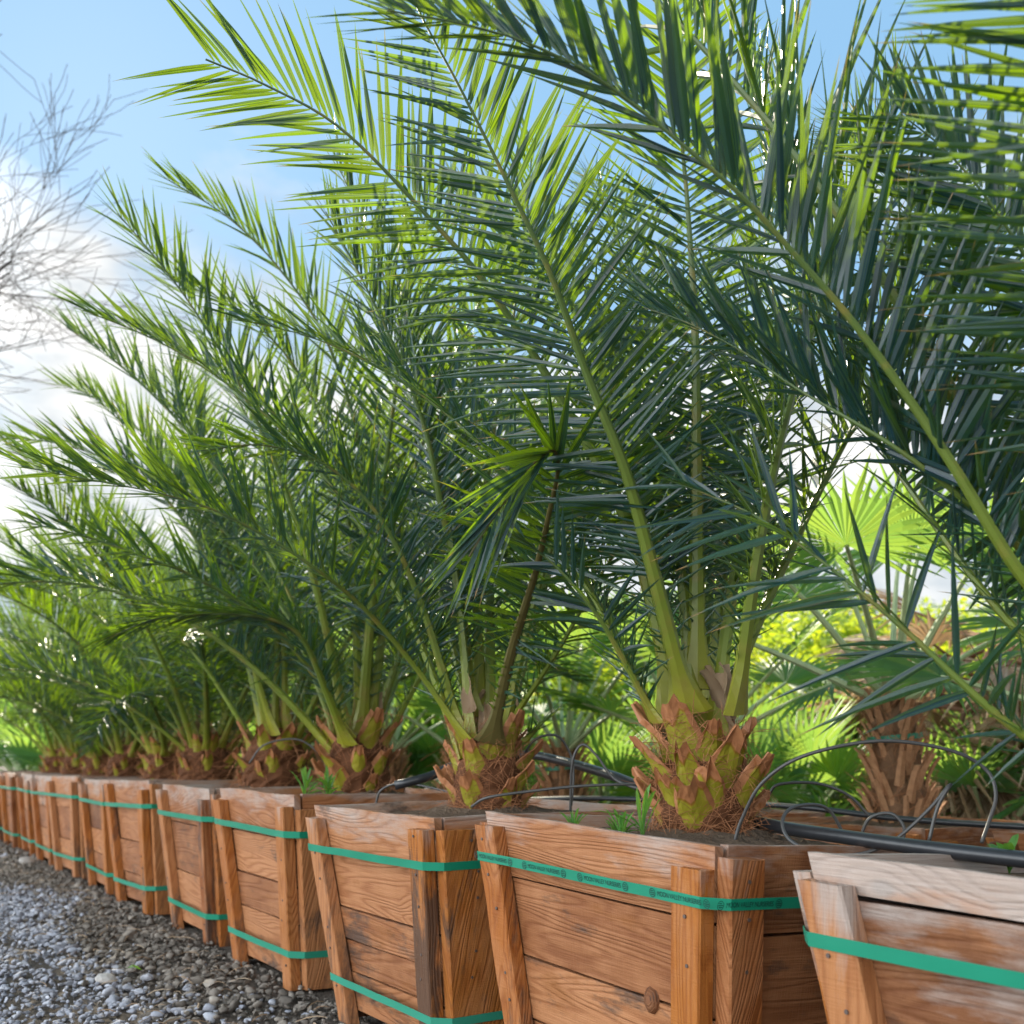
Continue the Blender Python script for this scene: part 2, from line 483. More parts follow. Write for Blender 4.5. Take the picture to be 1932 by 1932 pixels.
DAMP = [0.6]
WIDE = [0.165]          # the cleats of the two side walls are broader planks on most boxes
def make_panel(H, rng, grey, widths=None, inset=0.0):
    """one side wall of boards; local frame: x along, outer face at -y, leaning with the taper"""
    b = MB()
    n = rng.choice([3, 4, 4])
    hs = widths or [rng.uniform(0.75, 1.25) for _ in range(n)]
    tot = sum(hs); z0 = 0.035
    span = H - z0
    z = z0
    th = 0.024
    for i, h in enumerate(hs):
        zz0, zz1 = z + 0.0028, z + span * h / tot - 0.0028
        z = z + span * h / tot
        off = rng.uniform(-0.005, 0.003)
        skew = rng.uniform(-0.004, 0.004)
        P = []
        for zc in (zz0, zz1):
            hw = hw_at(zc, H)
            hx = hw - inset
            yo = -hw + off
            dz = skew if 0 < i else 0
            P += [(-hx, yo, zc - dz), (hx, yo, zc + dz), (hx, yo + th, zc + dz), (-hx, yo + th, zc - dz)]
        r = rng.random() ** 0.8 * 0.66
        dmp = DAMP[0] * rng.uniform(-0.6, 1.3)
        # subdivide along x for slight warps
        uv = board_uv(P, 'x', rng)
        ids = []
        NS = 6
        wb = [rng.uniform(-0.002, 0.002) for _ in range(NS + 1)]
        uoff = (rng.uniform(0, 40), rng.uniform(0, 40))
        ring = []
        for k in range(NS + 1):
            f = k / NS
            cs = []
            for (a, c) in ((0, 1), (3, 2), (7, 6), (4, 5)):
                p = Vector(P[a]).lerp(Vector(P[c]), f)
                p.y += wb[k]
                if a in (7, 4) and i == len(hs) - 1: p.z += wb[k] * 1.3
                hi = p.z / H + (0.12 if a in (7, 4) and i == len(hs) - 1 else 0)
                j = b.vert(p, rnd=r, damp=dmp, high=hi, grey=grey * rng.uniform(0.5, 1.2))
                cs.append((j, (p.x + uoff[0], uoff[1] + p.z + p.y * 0.9)))
            ring.append(cs)
        for k in range(NS):
            A, B = ring[k], ring[k + 1]
            for q in range(4):
                w = (q + 1) % 4
                b.face((A[q][0], A[w][0], B[w][0], B[q][0]), 0, (A[q][1], A[w][1], B[w][1], B[q][1]))
        for cs, rev in ((ring[0], False), (ring[-1], True)):
            o = cs[::-1] if not rev else cs
            b.face([c[0] for c in o], 0, [c[1] for c in o])
    return b.mesh('side_panel', M['wood'])

def make_post(H, sx, rng, grey, wide=POST_W, shift=0.0):
    """upright cleat on the outer face (-y) of a panel at its left (sx=-1) or right end"""
    b = MB()
    z0, z1 = rng.uniform(-0.005, 0.012), H - rng.uniform(0.022, 0.058)
    r = rng.uniform(0.6, 1.0)
    dmp = DAMP[0] * rng.uniform(-0.6, 1.3)
    uo = (rng.uniform(0, 40), rng.uniform(0, 40))
    NS = 7
    rings = []
    for k in range(NS + 1):
        f = k / NS
        z = z0 + (z1 - z0) * f
        hw = hw_at(z, H)
        wv = rng.uniform(-0.0016, 0.0016)
        xo = sx * (hw + shift)
        xi = sx * (hw + shift - wide * (0.9 + 0.1 * f))
        y0, y1 = -hw - 0.0045 - POST_T + wv, -hw - 0.0045
        cs = []
        c = 0.004
        prof = [(xi, y1), (xi, y0 + c), (xi + sx * c, y0), (xo - sx * c, y0), (xo, y0 + c), (xo, y1)]
        if sx < 0: prof = prof[::-1]
        for (x, y) in prof:
            zz = z + (rng.uniform(-0.003, 0.003) if k in (0, NS) else 0)
            j = b.vert((x, y, zz), rnd=r, damp=dmp, high=z / H + (0.05 if k == NS else 0), grey=grey * rng.uniform(0.6, 1.2))
            cs.append((j, (z + uo[0], x + y * 0.9 + uo[1])))
        rings.append(cs)
    n = 6
    for k in range(NS):
        A, B = rings[k], rings[k + 1]
        for q in range(n):
            w = (q + 1) % n
            b.face((A[w][0], A[q][0], B[q][0], B[w][0])[::-1], 0, (A[w][1], A[q][1], B[q][1], B[w][1])[::-1])
    b.face([c[0] for c in rings[-1]], 0, [c[1] for c in rings[-1]])
    b.face([c[0] for c in rings[0]][::-1], 0, [c[1] for c in rings[0]][::-1])
    # nail heads driven through the cleat into each board
    for z in (0.10, 0.24, 0.31, 0.46, 0.55, 0.63):
        if z > z1 - 0.03: continue
        hw = hw_at(z, H)
        xc = sx * (hw - wide * rng.uniform(0.35, 0.6)); zc = z + rng.uniform(-0.015, 0.015)
        yf = -hw_at(zc, H) - 0.0045 - POST_T - 0.0028
        c = [b.vert((xc + 0.0042 * math.cos(k * 1.0472), yf, zc + 0.0042 * math.sin(k * 1.0472))) for k in range(6)]
        d = [b.vert((xc + 0.0042 * math.cos(k * 1.0472), yf + 0.006, zc + 0.0042 * math.sin(k * 1.0472))) for k in range(6)]
        b.face(c, 1)
        for k in range(6): b.face((c[k], d[k], d[(k + 1) % 6], c[(k + 1) % 6]), 1)
    return b.mesh('post', [M['wood'], M['nail']])

STRAP_H = 0.0235
def strap_loop(z, H, dz=0.0):
    """the corner points of a strap pulled taut round the posts at height z (box frame), starting front left"""
    o = hw_at(z, H) + 0.0045 + POST_T + 0.0015
    c = hw_at(z, H) + 0.001
    pts = []
    base = [(-c, -o), (c, -o)]
    for k in range(4):
        a = k * math.pi / 2
        for (x, y) in base:
            pts.append(Vector((x * math.cos(a) - y * math.sin(a), x * math.sin(a) + y * math.cos(a), 0)))
    for i, p in enumerate(pts):
        p.z = z + dz * (p.x / 0.5)
    return pts
def make_strap(z, H, rng, dz=0.0, pale=0.0):
    b = MB()
    pts = strap_loop(z, H, dz)
    sl = (BW_TOP - BW_BOT) / H
    n = len(pts)
    sub = []
    for i in range(n):
        p, q = pts[i], pts[(i + 1) % n]
        steps = 6 if (q - p).length > 0.3 else 1
        for k in range(steps):
            sub.append(p.lerp(q, k / steps) + Vector((0, 0, rng.uniform(-0.0012, 0.0012))))
    rows = []
    for p in sub:
        d = Vector((p.x, p.y, 0)).normalized()
        hh = STRAP_H / 2
        out = d * 0.0016
        lean = d * sl * hh
        rows.append([b.vert(p - lean - Vector((0, 0, hh)), rnd=pale), b.vert(p + lean + Vector((0, 0, hh)), rnd=pale),
                     b.vert(p - lean - Vector((0, 0, hh)) + out, rnd=pale), b.vert(p + lean + Vector((0, 0, hh)) + out, rnd=pale)])
    m = len(rows)
    for i in range(m):
        A, B = rows[i], rows[(i + 1) % m]
        b.face((A[2], B[2], B[3], A[3])); b.face((A[0], A[1], B[1], B[0]))
        b.face((A[1], A[3], B[3], B[1])); b.face((A[0], B[0], B[2], A[2]))
    return b.mesh('strap', M['strap'])

def make_soil(H, rng, fill):
    b = MB()
    n = 22
    hw = hw_at(H - fill, H) - 0.03
    g = []
    for i in range(n + 1):
        for j in range(n + 1):
            x, y = -hw + 2 * hw * i / n, -hw + 2 * hw * j / n
            e = 0 if i in (0, n) or j in (0, n) else 1
            m = 0.05 * math.exp(-(x * x + y * y) / 0.05)
            g.append(b.vert((x, y, H - fill + m + e * rng.uniform(-0.008, 0.014))))
    for i in range(n):
        for j in range(n):
            a = i * (n + 1) + j
            b.face((a, a + n + 1, a + n + 2, a + 1))
    # small clods, chips and dry bits lying in the soil
    for _ in range(160):
        x, y = rng.uniform(-hw, hw) * 0.95, rng.uniform(-hw, hw) * 0.95
        z = H - fill + 0.05 * math.exp(-(x * x + y * y) / 0.05) + 0.004
        r = rng.uniform(0.004, 0.013)
        q = [b.vert((x + r * rng.uniform(.6, 1.2) * dx, y + r * rng.uniform(.6, 1.2) * dy, z + r * rng.uniform(.4, 1) * dz)) for dx, dy, dz in
             ((1, 0, 0), (0, 1, 0), (-1, 0, 0), (0, -1, 0), (0, 0, 1), (0, 0, -1))]
        for f in ((0, 1, 4), (1, 2, 4), (2, 3, 4), (3, 0, 4), (1, 0, 5), (2, 1, 5), (3, 2, 5), (0, 3, 5)):
            b.face([q[k] for k in f])
    return b.mesh('soil', M['soil'])

def make_box(center, yaw, label, group, seed, H=BH, tilt=(0, 0), grey=0.3, straps=((0.80, 0.0, 0.0), (0.2, 0.0, 0.25)), z=0.0,
             front=None, fill=0.045, scale=1.0, cat='planter box', straps_on=True):
    rng = random.Random(seed)
    root = thing('planter_box', (center[0], center[1], z), label, cat, group, (tilt[0], tilt[1], yaw))
    root.scale = (scale,) * 3
    for k in range(4):
        rz = (0, 0, k * math.pi / 2)
        # front/back walls run full width, the two others butt between them
        p = link('side_panel', make_panel(H, rng, grey, front if k == 0 else None, 0.0 if k % 2 == 0 else 0.032), root, rot=rz)
        for sx in (-1, 1):
            link('post', make_post(H, sx, rng, grey, POST_W if k % 2 == 0 else WIDE[0]), root, rot=rz)
    link('soil', make_soil(H, rng, fill), root)
    st = []
    if straps_on:
        for (f, dz, pale) in straps:
            st.append(link('strap', make_strap(f * H, H, rng, dz, pale), root))
    return root, st

YAW0 = math.atan2(-ROW.y, -ROW.x)          # box +x points back along the row towards the camera
# near front top corner of each box as seen in the photograph, then its centre
def centre_from_corner(c, yaw):
    x = Vector((math.cos(yaw), math.sin(yaw), 0)); y = Vector((-math.sin(yaw), math.cos(yaw), 0))
    return Vector((c[0], c[1], 0)) - x * BW_TOP + y * BW_TOP
BOXES = [  # corner, yaw offset (deg), sink z, tilt, grey, board heights from the bottom
    ((1.005, 1.25), 4, -0.068, (R(-2.6), R(1.5)), 0.92, [1.0, 1.05, 1.5, 0.4]),
    ((0.355, 2.17), 2, -0.040, (R(-2.6), R(2.2)), 0.25, [1.0, 0.95, 1.2, 1.0]),
    ((-0.205, 3.00), 1, -0.020, (R(0.6), R(0.4)), 0.3, [0.9, 0.75, 0.75, 1.35, 1.05]),
    ((-0.800, 4.05), 0, 0.0, (R(-0.4), R(0.3)), 0.2, [1.2, 0.8, 1.0, 1.0]),
    ((-1.375, 5.05), -1, 0.0, (0, 0), 0.45, None),
    ((-1.955, 5.97), 1, 0.012, (0, R(-0.5)), 0.3, None),
    ((-2.50, 6.88), -1, 0.0, (0, 0), 0.6, None),
    ((-3.06, 7.80), 2, 0.01, (0, 0), 0.35, None),
    ((-3.62, 8.72), 0, 0.0, (0, 0), 0.8, None),
    ((-4.18, 9.64), -2, 0.0, (0, 0), 0.7, None),
    ((-4.74, 10.56), 0, 0.0, (0, 0), 0.3, None),
    ((-5.30, 11.48), 1, 0.0, (0, 0), 0.5, None),
    ((-5.86, 12.40), 0, 0.0, (0, 0), 0.5, None),
]
BOX_LABELS = [
    'weathered grey wooden planter box at the lower right corner with one wide green strap',
    'big planter box with lettering on its green strap and a knot in its front board',
    'dark stained planter box with a pale blank strap, next behind the lettered strap box',
    'planter box with a tall sharp corner post and wavy grain, weeds behind its rim',
    'planter box with an orange corner post, fourth back from the lettered strap box less one',
    'planter box with a grey stained lower board and a dark near side',
    'planter box with bleached rim, behind the box with grey stained lower board',
    'narrow looking far planter box, fourth from the left edge of the row',
    'pale greyed far planter box, third from the left edge of the row',
    'pale greyed far planter box, second from the left edge of the row',
    'far planter box cut by the left edge of the photo',
    'farthest planter box hidden past the left edge',
    'farthest planter box hidden past the left edge',
]
BOX_LABELS[4] = 'planter box with an orange corner post, next behind the one with weeds'
centres = []
strap_objs = []
for i, (c, dyaw, z, tilt, grey, fr) in enumerate(BOXES):
    yaw = YAW0 + R(dyaw)
    ce = centre_from_corner(c, yaw)
    centres.append(ce)
    st = ((0.835, 0.0, 0.0), (0.10, 0, 0.3)) if i == 1 else ((0.80, 0.004 * ((i % 3) - 1), 0.0), (0.19, 0.006 * ((i % 2) - 0.5), 0.45 if i == 2 else 0.3 if i % 2 else 0.1))
    if i == 0: st = ((0.80, 0, 0.0), (0.12, 0, 0.2))
    DAMP[0] = (0.1, 0.75, 1.4, 0.35, 0.8, 1.1)[i] if i < 6 else 0.5
    WIDE[0] = 0.10 if i < 2 else 0.19 if i == 2 else 0.165
    BS = 0.93 if i in (1, 2) else 1.0
    if BS < 1:
        ce = Vector((c[0], c[1], 0)) + (ce - Vector((c[0], c[1], 0))) * BS
        centres[-1] = ce; z += 0.049
    root, ss = make_box(ce, yaw, BOX_LABELS[i], 'row of wooden planter boxes along the gravel', 100 + i, tilt=tilt, grey=grey, straps=st, z=z, front=fr, scale=BS)
    strap_objs.append((root, ss))

# lettering printed on the straps of the second box
def text_mesh(s, size):
    cu = bpy.data.curves.new('lettering_curve', 'FONT')
    cu.body = s; cu.size = size; cu.align_x = 'CENTER'; cu.align_y = 'CENTER'
    cu.space_character = 0.95
    o = bpy.data.objects.new('lettering_source', cu)
    C.objects.link(o)
    dg = bpy.context.evaluated_depsgraph_get()
    me = bpy.data.meshes.new_from_object(o.evaluated_get(dg))
    bpy.data.objects.remove(o, do_unlink=True)
    V = [v.co.copy() for v in me.vertices]
    Fc = [tuple(p.vertices) for p in me.polygons]
    bpy.data.meshes.remove(me)
    return V, Fc
LET = text_mesh('MOON VALLEY NURSERIES', 0.0145)
def print_on(strap, pts, k, spans, H, z):
    """letters and round emblems on the flat run between strap corner k and k+1"""
    p, q = pts[k], pts[(k + 1) % 8]
    d = (q - p).normalized()
    L = (q - p).length
    out = Vector((d.y, -d.x, 0))
    sl = (BW_TOP - BW_BOT) / H
    up = (Vector((0, 0, 1)) + out * sl).normalized()
    for s in spans:
        b = MB()
        c = p + d * (L * s) + out * 0.0026
        V, Fc = LET
        ids = [b.vert(c + d * (v.x * 0.82) + up * v.y) for v in V]
        for f in Fc: b.face([ids[i] for i in f])
        ext = max(v.x for v in V) * 0.82
        for sg in (-1, 1):
            cc = c + d * (sg * (ext + 0.016))
            ro, ri = 0.0095, 0.0082
            N = 20
            a0 = [b.vert(cc + d * (math.cos(6.2832 * j / N) * ro) + up * (math.sin(6.2832 * j / N) * ro)) for j in range(N)]
            a1 = [b.vert(cc + d * (math.cos(6.2832 * j / N) * ri) + up * (math.sin(6.2832 * j / N) * ri)) for j in range(N)]
            for j in range(N): b.face((a0[j], a0[(j + 1) % N], a1[(j + 1) % N], a1[j]))
            # small lines inside the emblem
            for (yy, x0, x1) in ((0.004, -0.005, 0.004), (0.0, -0.007, 0.007), (-0.004, -0.005, 0.006)):
                ids = [b.vert(cc + d * x + up * (yy + w)) for x, w in ((x0, -0.0009), (x1, -0.0009), (x1, 0.0009), (x0, 0.0009))]
                b.face(ids)
        link('lettering', b.mesh('lettering', M['ink']), strap)
H1 = BH
pts1 = strap_loop(0.835 * H1, H1)
print_on(strap_objs[1][1][0], pts1, 0, (0.09, 0.36, 0.63, 0.93), H1, 0.835 * H1)
print_on(strap_objs[1][1][0], pts1, 2, (0.06, 0.36), H1, 0.835 * H1)

# the plug like knot on the lettered box's front board
b = MB()
N = 14
rings = []
for (r, y) in ((0.026, 0.0), (0.024, -0.008), (0.018, -0.013), (0.008, -0.015)):
    rings.append([b.vert((r * math.cos(6.2832 * j / N) * 0.9, y, r * math.sin(6.2832 * j / N) * (1.15 if j % 3 else 1.0)), rnd=0.05, high=0.5, grey=0.0) for j in range(N)])
for A, B in zip(rings, rings[1:]):
    for j in range(N): b.face((A[j], A[(j + 1) % N], B[(j + 1) % N], B[j]), 0, [(0.02 * j, 0), (0.02 * j + .02, 0), (0.02 * j + .02, .02), (0.02 * j, .02)])
b.face(rings[-1], 0, [(0, 0)] * N)
zk = 0.345
link('knot', b.mesh('knot', M['wood'], True), strap_objs[1][0], loc=(0.20, -hw_at(zk, BH) + 0.001, zk))

# ------------------------------------------------------------------ palm fronds
def frond_mesh(pts, seed, inward, pairs=62, Lmax=0.40, pet=0.16, w0=0.041, vee=(15, 55), alpha=(72, 26), droop=0.10,
               half=0.0075, wild=1.0, red=False, twist=0.0, Ltip=0.5, thin=1.0, fold=None):
    rng = random.Random(seed)
    P, total = catmull(pts, 56)
    n = len(P)
    b = MB()
    inward = Vector(inward)
    fr = []
    for i in range(n):
        T = (P[min(i + 1, n - 1)] - P[max(i - 1, 0)]).normalized()
        N_ = (inward - T * inward.dot(T))
        if N_.length < 0.05: N_ = Vector((0, 0, 1)) - T * T.z
        N_.normalize()
        if twist:
            N_ = Quaternion(T, twist * i / n) @ N_
        S_ = T.cross(N_).normalized()
        fr.append((T, S_, N_))
    # rachis: flat broad base, keel below, thin at the tip
    rings = []
    K = 8
    for i in range(n):
        t = i / (n - 1)
        w = w0 * (0.10 + 0.90 * (1 - t) ** 1.6) * 0.62 + w0 * 0.9 * max(0, 1 - t / 0.07) ** 1.5
        h = min(w, w0 * (0.12 + 0.88 * (1 - t) ** 1.4) * 0.55)
        T, S_, N_ = fr[i]
        ring = []
        for k in range(K):
            a = 2 * math.pi * k / K
            x, y = math.cos(a), math.sin(a)
            if y > 0: y *= 0.55
            ring.append(b.vert(P[i] + S_ * (x * w) + N_ * (y * h), along=t, rnd=0.5))
        rings.append(ring)
    for A, B in zip(rings, rings[1:]):
        for k in range(K): b.face((A[k], A[(k + 1) % K], B[(k + 1) % K], B[k]), 1)
    b.face(rings[0][::-1], 1); b.face(rings[-1], 1)
    prof = [(0.0, 0.35), (0.10, 0.85), (0.30, 1.0), (0.60, 0.68), (0.84, 0.30)]
    def sample(t):
        x = t * (n - 1); i = min(int(x), n - 2); f = x - i
        T, S_, N_ = fr[i]; T2, S2, N2 = fr[i + 1]
        return P[i].lerp(P[i + 1], f), T.lerp(T2, f).normalized(), S_.lerp(S2, f).normalized(), N_.lerp(N2, f).normalized()
    G = Vector((0, 0, -1))
    def leaflet(t, side, L, al, be, hw, dr, tw, shade=None):
        p, T, S_, N_ = sample(t)
        d = (T * math.cos(al) + (S_ * (side * math.cos(be)) + N_ * math.sin(be)) * math.sin(al)).normalized()
        W = (T - d * T.dot(d))
        if W.length < 0.05: W = S_ - d * S_.dot(d)
        W.normalize()
        W = Quaternion(d, tw) @ W
        Bn = d.cross(W).normalized()
        if Bn.dot(N_) < 0: Bn = -Bn
        r = rng.random() ** 1.2
        if shade: r = shade
        p0 = p + S_ * (side * 0.004)
        bend = rng.uniform(-0.02, 0.05)
        rows = []
        for (u, wf) in prof:
            c = p0 + d * (L * u) + G * (dr * L * u * u) + Bn * (bend * L * u * u)
            hwv = hw * wf
            rows.append((b.vert(c - W * hwv + Bn * (hwv * 0.38), rnd=r, along=u), b.vert(c, rnd=r * 0.8, along=u), b.vert(c + W * hwv + Bn * (hwv * 0.38), rnd=r, along=u)))
        tip = b.vert(p0 + d * L + G * (dr * L) + Bn * (bend * L), rnd=r, along=1.0)
        for A, B in zip(rows, rows[1:]):
            b.face((A[0], A[1], B[1], B[0])); b.face((A[1], A[2], B[2], B[1]))
        A = rows[-1]
        b.face((A[0], A[1], tip)); b.face((A[1], A[2], tip))
    # sharp spines along the lower stalk
    ns = int(17 * thin)
    for side in (-1, 1):
        for k in range(ns):
            t = pet * 0.45 + (pet * 1.15) * k / ns + rng.uniform(-0.01, 0.01)
            leaflet(t, side, rng.uniform(0.5, 1.2) * (0.08 + 0.16 * k / ns), R(rng.uniform(35, 75)), R(rng.uniform(-20, 60)), 0.0036, 0.0, rng.uniform(-.5, .5), 0.93)
    np_ = int(pairs * thin * 1.36)
    for side in (-1, 1):
        for k in range(np_):
            f = (k + rng.uniform(-0.25, 0.25)) / np_
            f = min(0.998, max(0, f))
            t = pet * 1.2 + (1 - pet * 1.2) * f
            grp = (k // 2 + (1 if side > 0 else 0)) % 3
            L = Lmax * (0.45 + 0.55 * min(1, f / 0.22)) * (1.0 if f < 0.6 else 1.0 - (1 - Ltip) * ((f - 0.6) / 0.4) ** 1.3) * rng.uniform(0.86, 1.08)
            al = R(alpha[0] + (alpha[1] - alpha[0]) * f ** 1.1 + rng.gauss(0, 5) * wild)
            be = R(vee[0] + (vee[1] - vee[0]) * (grp / 2) + rng.gauss(0, 7) * wild)
            if fold and t > fold:
                al = R(rng.uniform(5, 20)); be = R(rng.uniform(-20, 20)); L *= 0.95
            leaflet(t, side, L, al, be, half * (0.75 if f < 0.1 else 1) * rng.uniform(0.85, 1.15) * (1 - 0.35 * max(0, f - 0.7) / 0.3),
                    droop * rng.uniform(0.3, 1.5), rng.gauss(0, 0.22) * wild)
    return b.mesh('frond', [M['leaf'], M['red_petiole'] if red else M['petiole']], False)

def arch_points(length, e0, bend, side=0.0):
    pts, p, N = [], Vector((0, 0, 0)), 9
    ds = length / (N - 1)
    for i in range(N):
        pts.append(p.copy())
        s = i / (N - 1)
        e = R(e0 - bend * s ** 1.4)
        az = R(side) * s
        p = p + Vector((math.cos(e) * math.cos(az), math.cos(e) * math.sin(az), math.sin(e))) * ds
    return pts
LIB = {}   # shared frond meshes: steep, middle, low
for cls, (e0, bend, ln) in {'steep': (81, 36, 2.15), 'middle': (65, 68, 2.1), 'low': (48, 80, 1.95)}.items():
    LIB[cls] = []
    for k in range(4):
        rg = random.Random(hash(cls) % 7 + k * 13 + len(cls))
        pts = arch_points(ln * rg.uniform(0.92, 1.08), e0 + rg.uniform(-5, 5), bend + rg.uniform(-10, 12), rg.uniform(-22, 22))
        LIB[cls].append(frond_mesh(pts, 500 + k * 7 + len(cls), (-0.6, 0, 1), pairs=64, vee=(5, 55)))

# ------------------------------------------------------------------ trunks
def make_stub_mesh(seed, w=0.105, h=0.20, th=0.015):
    """a cut-off leaf base: broad shield narrowing upwards, hollow inside, dry at the slanting cut"""
    rng = random.Random(seed)
    b = MB()
    NU, NV = 8, 9
    skew = rng.uniform(-0.25, 0.25)
    grid = []
    for layer in (0, 1):
        g = []
        jag = [random.Random(seed * 31 + i).uniform(-0.17, 0.13) for i in range(NU + 1)]
        for j in range(NV + 1):
            v = j / NV
            row = []
            for i in range(NU + 1):
                u = i / NU
                x = (u - 0.5) * 2
                ww = w * (1.0 - 0.42 * v ** 1.2) * 0.5
                top = h * (1 - 0.25 * abs(x) ** 1.5 + skew * 0.3 * x + 0.04 * math.sin(u * 9 + seed) + jag[i])
                z = v * top
                y = -0.026 * v - 0.034 * v * v + 0.046 * x * x * (1 - 0.3 * v) + (th * (1 - 0.55 * v) * (1 - 0.6 * x * x) if layer else 0)
                y += rng.uniform(-0.0015, 0.0015)
                row.append((b.vert((x * ww, y, z)), (u, v)))
            g.append(row)
        grid.append(g)
    for layer in (0, 1):
        g = grid[layer]
        for j in range(NV):
            for i in range(NU):
                q = (g[j][i], g[j][i + 1], g[j + 1][i + 1], g[j + 1][i])
                if layer: q = q[::-1]
                uv = [c[1] for c in q] if layer == 0 else [(c[1][0], 1.0) for c in q]
                b.face([c[0] for c in q], 0, uv)
    for j in range(NV):
        for i, fl in ((0, False), (NU, True)):
            q = (grid[0][j][i], grid[0][j + 1][i], grid[1][j + 1][i], grid[1][j][i])
            if fl: q = q[::-1]
            b.face([c[0] for c in q], 0, [(0.0, 1.0)] * 4)
    for i in range(NU):
        q = (grid[0][NV][i], grid[0][NV][i + 1], grid[1][NV][i + 1], grid[1][NV][i])
        b.face([c[0] for c in q], 0, [(0.5, 1.0)] * 4)
    return b.mesh('leaf_stub', M['stub'], False)
STUBS = [make_stub_mesh(k, 0.105 + 0.012 * (k % 3), 0.125 + 0.018 * (k % 4)) for k in range(6)]

def make_trunk(seed, h=0.34, r=0.115, strands=700):
    rng = random.Random(seed)
    b = MB()
    NA, NZ = 28, 16
    rings = []
    for j in range(NZ + 1):
        v = j / NZ
        z = -0.03 + (h + 0.03) * v
        rr = r * (0.86 + 0.30 * math.sin(math.pi * min(1, v * 1.1) ** 0.8)) * (1 - 0.25 * max(0, v - 0.7) / 0.3)
        rings.append([b.vert(((rr + rng.uniform(-.009, .009)) * math.cos(6.2832 * k / NA), (rr + rng.uniform(-.009, .009)) * math.sin(6.2832 * k / NA), z + rng.uniform(-.005, .005))) for k in range(NA)])
    for A, B in zip(rings, rings[1:]):
        for k in range(NA): b.face((A[k], A[(k + 1) % NA], B[(k + 1) % NA], B[k]))
    b.face(rings[-1])
    trunk = b.mesh('trunk', M['fibre'])
    b = MB()
    for _ in range(strands):
        low = rng.random() < 0.4
        z = rng.uniform(-0.02, 0.10) if low else rng.uniform(0.02, h + 0.05)
        a = rng.uniform(0, 6.2832)
        L = rng.uniform(0.04, 0.15)
        rr = r * rng.uniform(1.0, 1.22)
        p = Vector((rr * math.cos(a), rr * math.sin(a), z))
        tang = Vector((-math.sin(a), math.cos(a), 0)); rad = Vector((math.cos(a), math.sin(a), 0))
        d = (tang * rng.uniform(-1, 1) + Vector((0, 0, rng.uniform(-1.0, 0.5) if low else rng.uniform(-0.7, 1.0))) + rad * rng.uniform(-0.05, 0.35)).normalized()
        cv = (rad * rng.uniform(-0.5, 0.5) + tang * rng.uniform(-0.8, 0.8) + Vector((0, 0, rng.uniform(-0.8, 0.3)))) * 0.6
        w = rng.uniform(0.0006, 0.0016)
        r0 = rng.random()
        sd = d.cross(rad).normalized()
        prev = None
        for k in range(5):
            u = k / 4
            c = p + d * (L * u) + cv * (L * u * u)
            q = (b.vert(c - sd * w * (1 - u * .6), rnd=r0), b.vert(c + sd * w * (1 - u * .6), rnd=r0), b.vert(c + rad * w, rnd=r0))
            if prev:
                b.face((prev[0], prev[1], q[1], q[0])); b.face((prev[1], prev[2], q[2], q[1])); b.face((prev[2], prev[0], q[0], q[2]))
            prev = q
    fib = b.mesh('fibre', M['strand'])
    return trunk, fib
TRUNKS = [make_trunk(1, strands=1500), make_trunk(2, strands=1100), make_trunk(3, strands=500), make_trunk(4, strands=400)]

def place_stubs(root, rng, rows, h, r, s=1.0, skip=0.12, z_s=1.0):
    k = 0
    for j in range(rows):
        n = 6
        for i in range(n):
            if rng.random() < skip: continue
            a = (i + 0.5 * (j % 2)) / n * 6.2832 + rng.uniform(-0.16, 0.16) + rng.uniform(0, 0.2)
            z = 0.01 + h * 0.80 * j / max(1, rows - 0.5)
            vz = (z + 0.03 * s) / (h + 0.03 * s)
            rr = r * (0.84 + 0.30 * math.sin(math.pi * min(1, vz * 1.1) ** 0.8)) * (1 - 0.25 * max(0, vz - 0.7) / 0.3)
            o = link('leaf_stub', STUBS[(k * 5 + j) % 6], root, (rr * math.cos(a), rr * math.sin(a), z),
                     (R(rng.uniform(-4, 10)), R(rng.uniform(-6, 6)), a + math.pi / 2), s * rng.uniform(0.78, 1.1))
            k += 1
# chunks of dry brown sheath sticking out between the stalks
def make_scrap(seed):
    rng = random.Random(seed)
    b = MB()
    g = []
    for j in range(5):
        for i in range(4):
            u, v = i / 3 - 0.5, j / 4
            g.append(b.vert((u * 0.05 * (1 - v * 0.5), -0.02 * v + 0.03 * v * v * rng.uniform(.6, 1.4) + 0.01 * math.cos(u * 6), v * 0.10 + rng.uniform(-.004, .004)), rnd=rng.uniform(0.1, 0.6), along=0.3))
    for j in range(4):
        for i in range(3):
            a = j * 4 + i
            b.face((a, a + 1, a + 5, a + 4))
    return b.mesh('dry_sheath', M['dry'], True)
SCRAPS = [make_scrap(k) for k in range(3)]

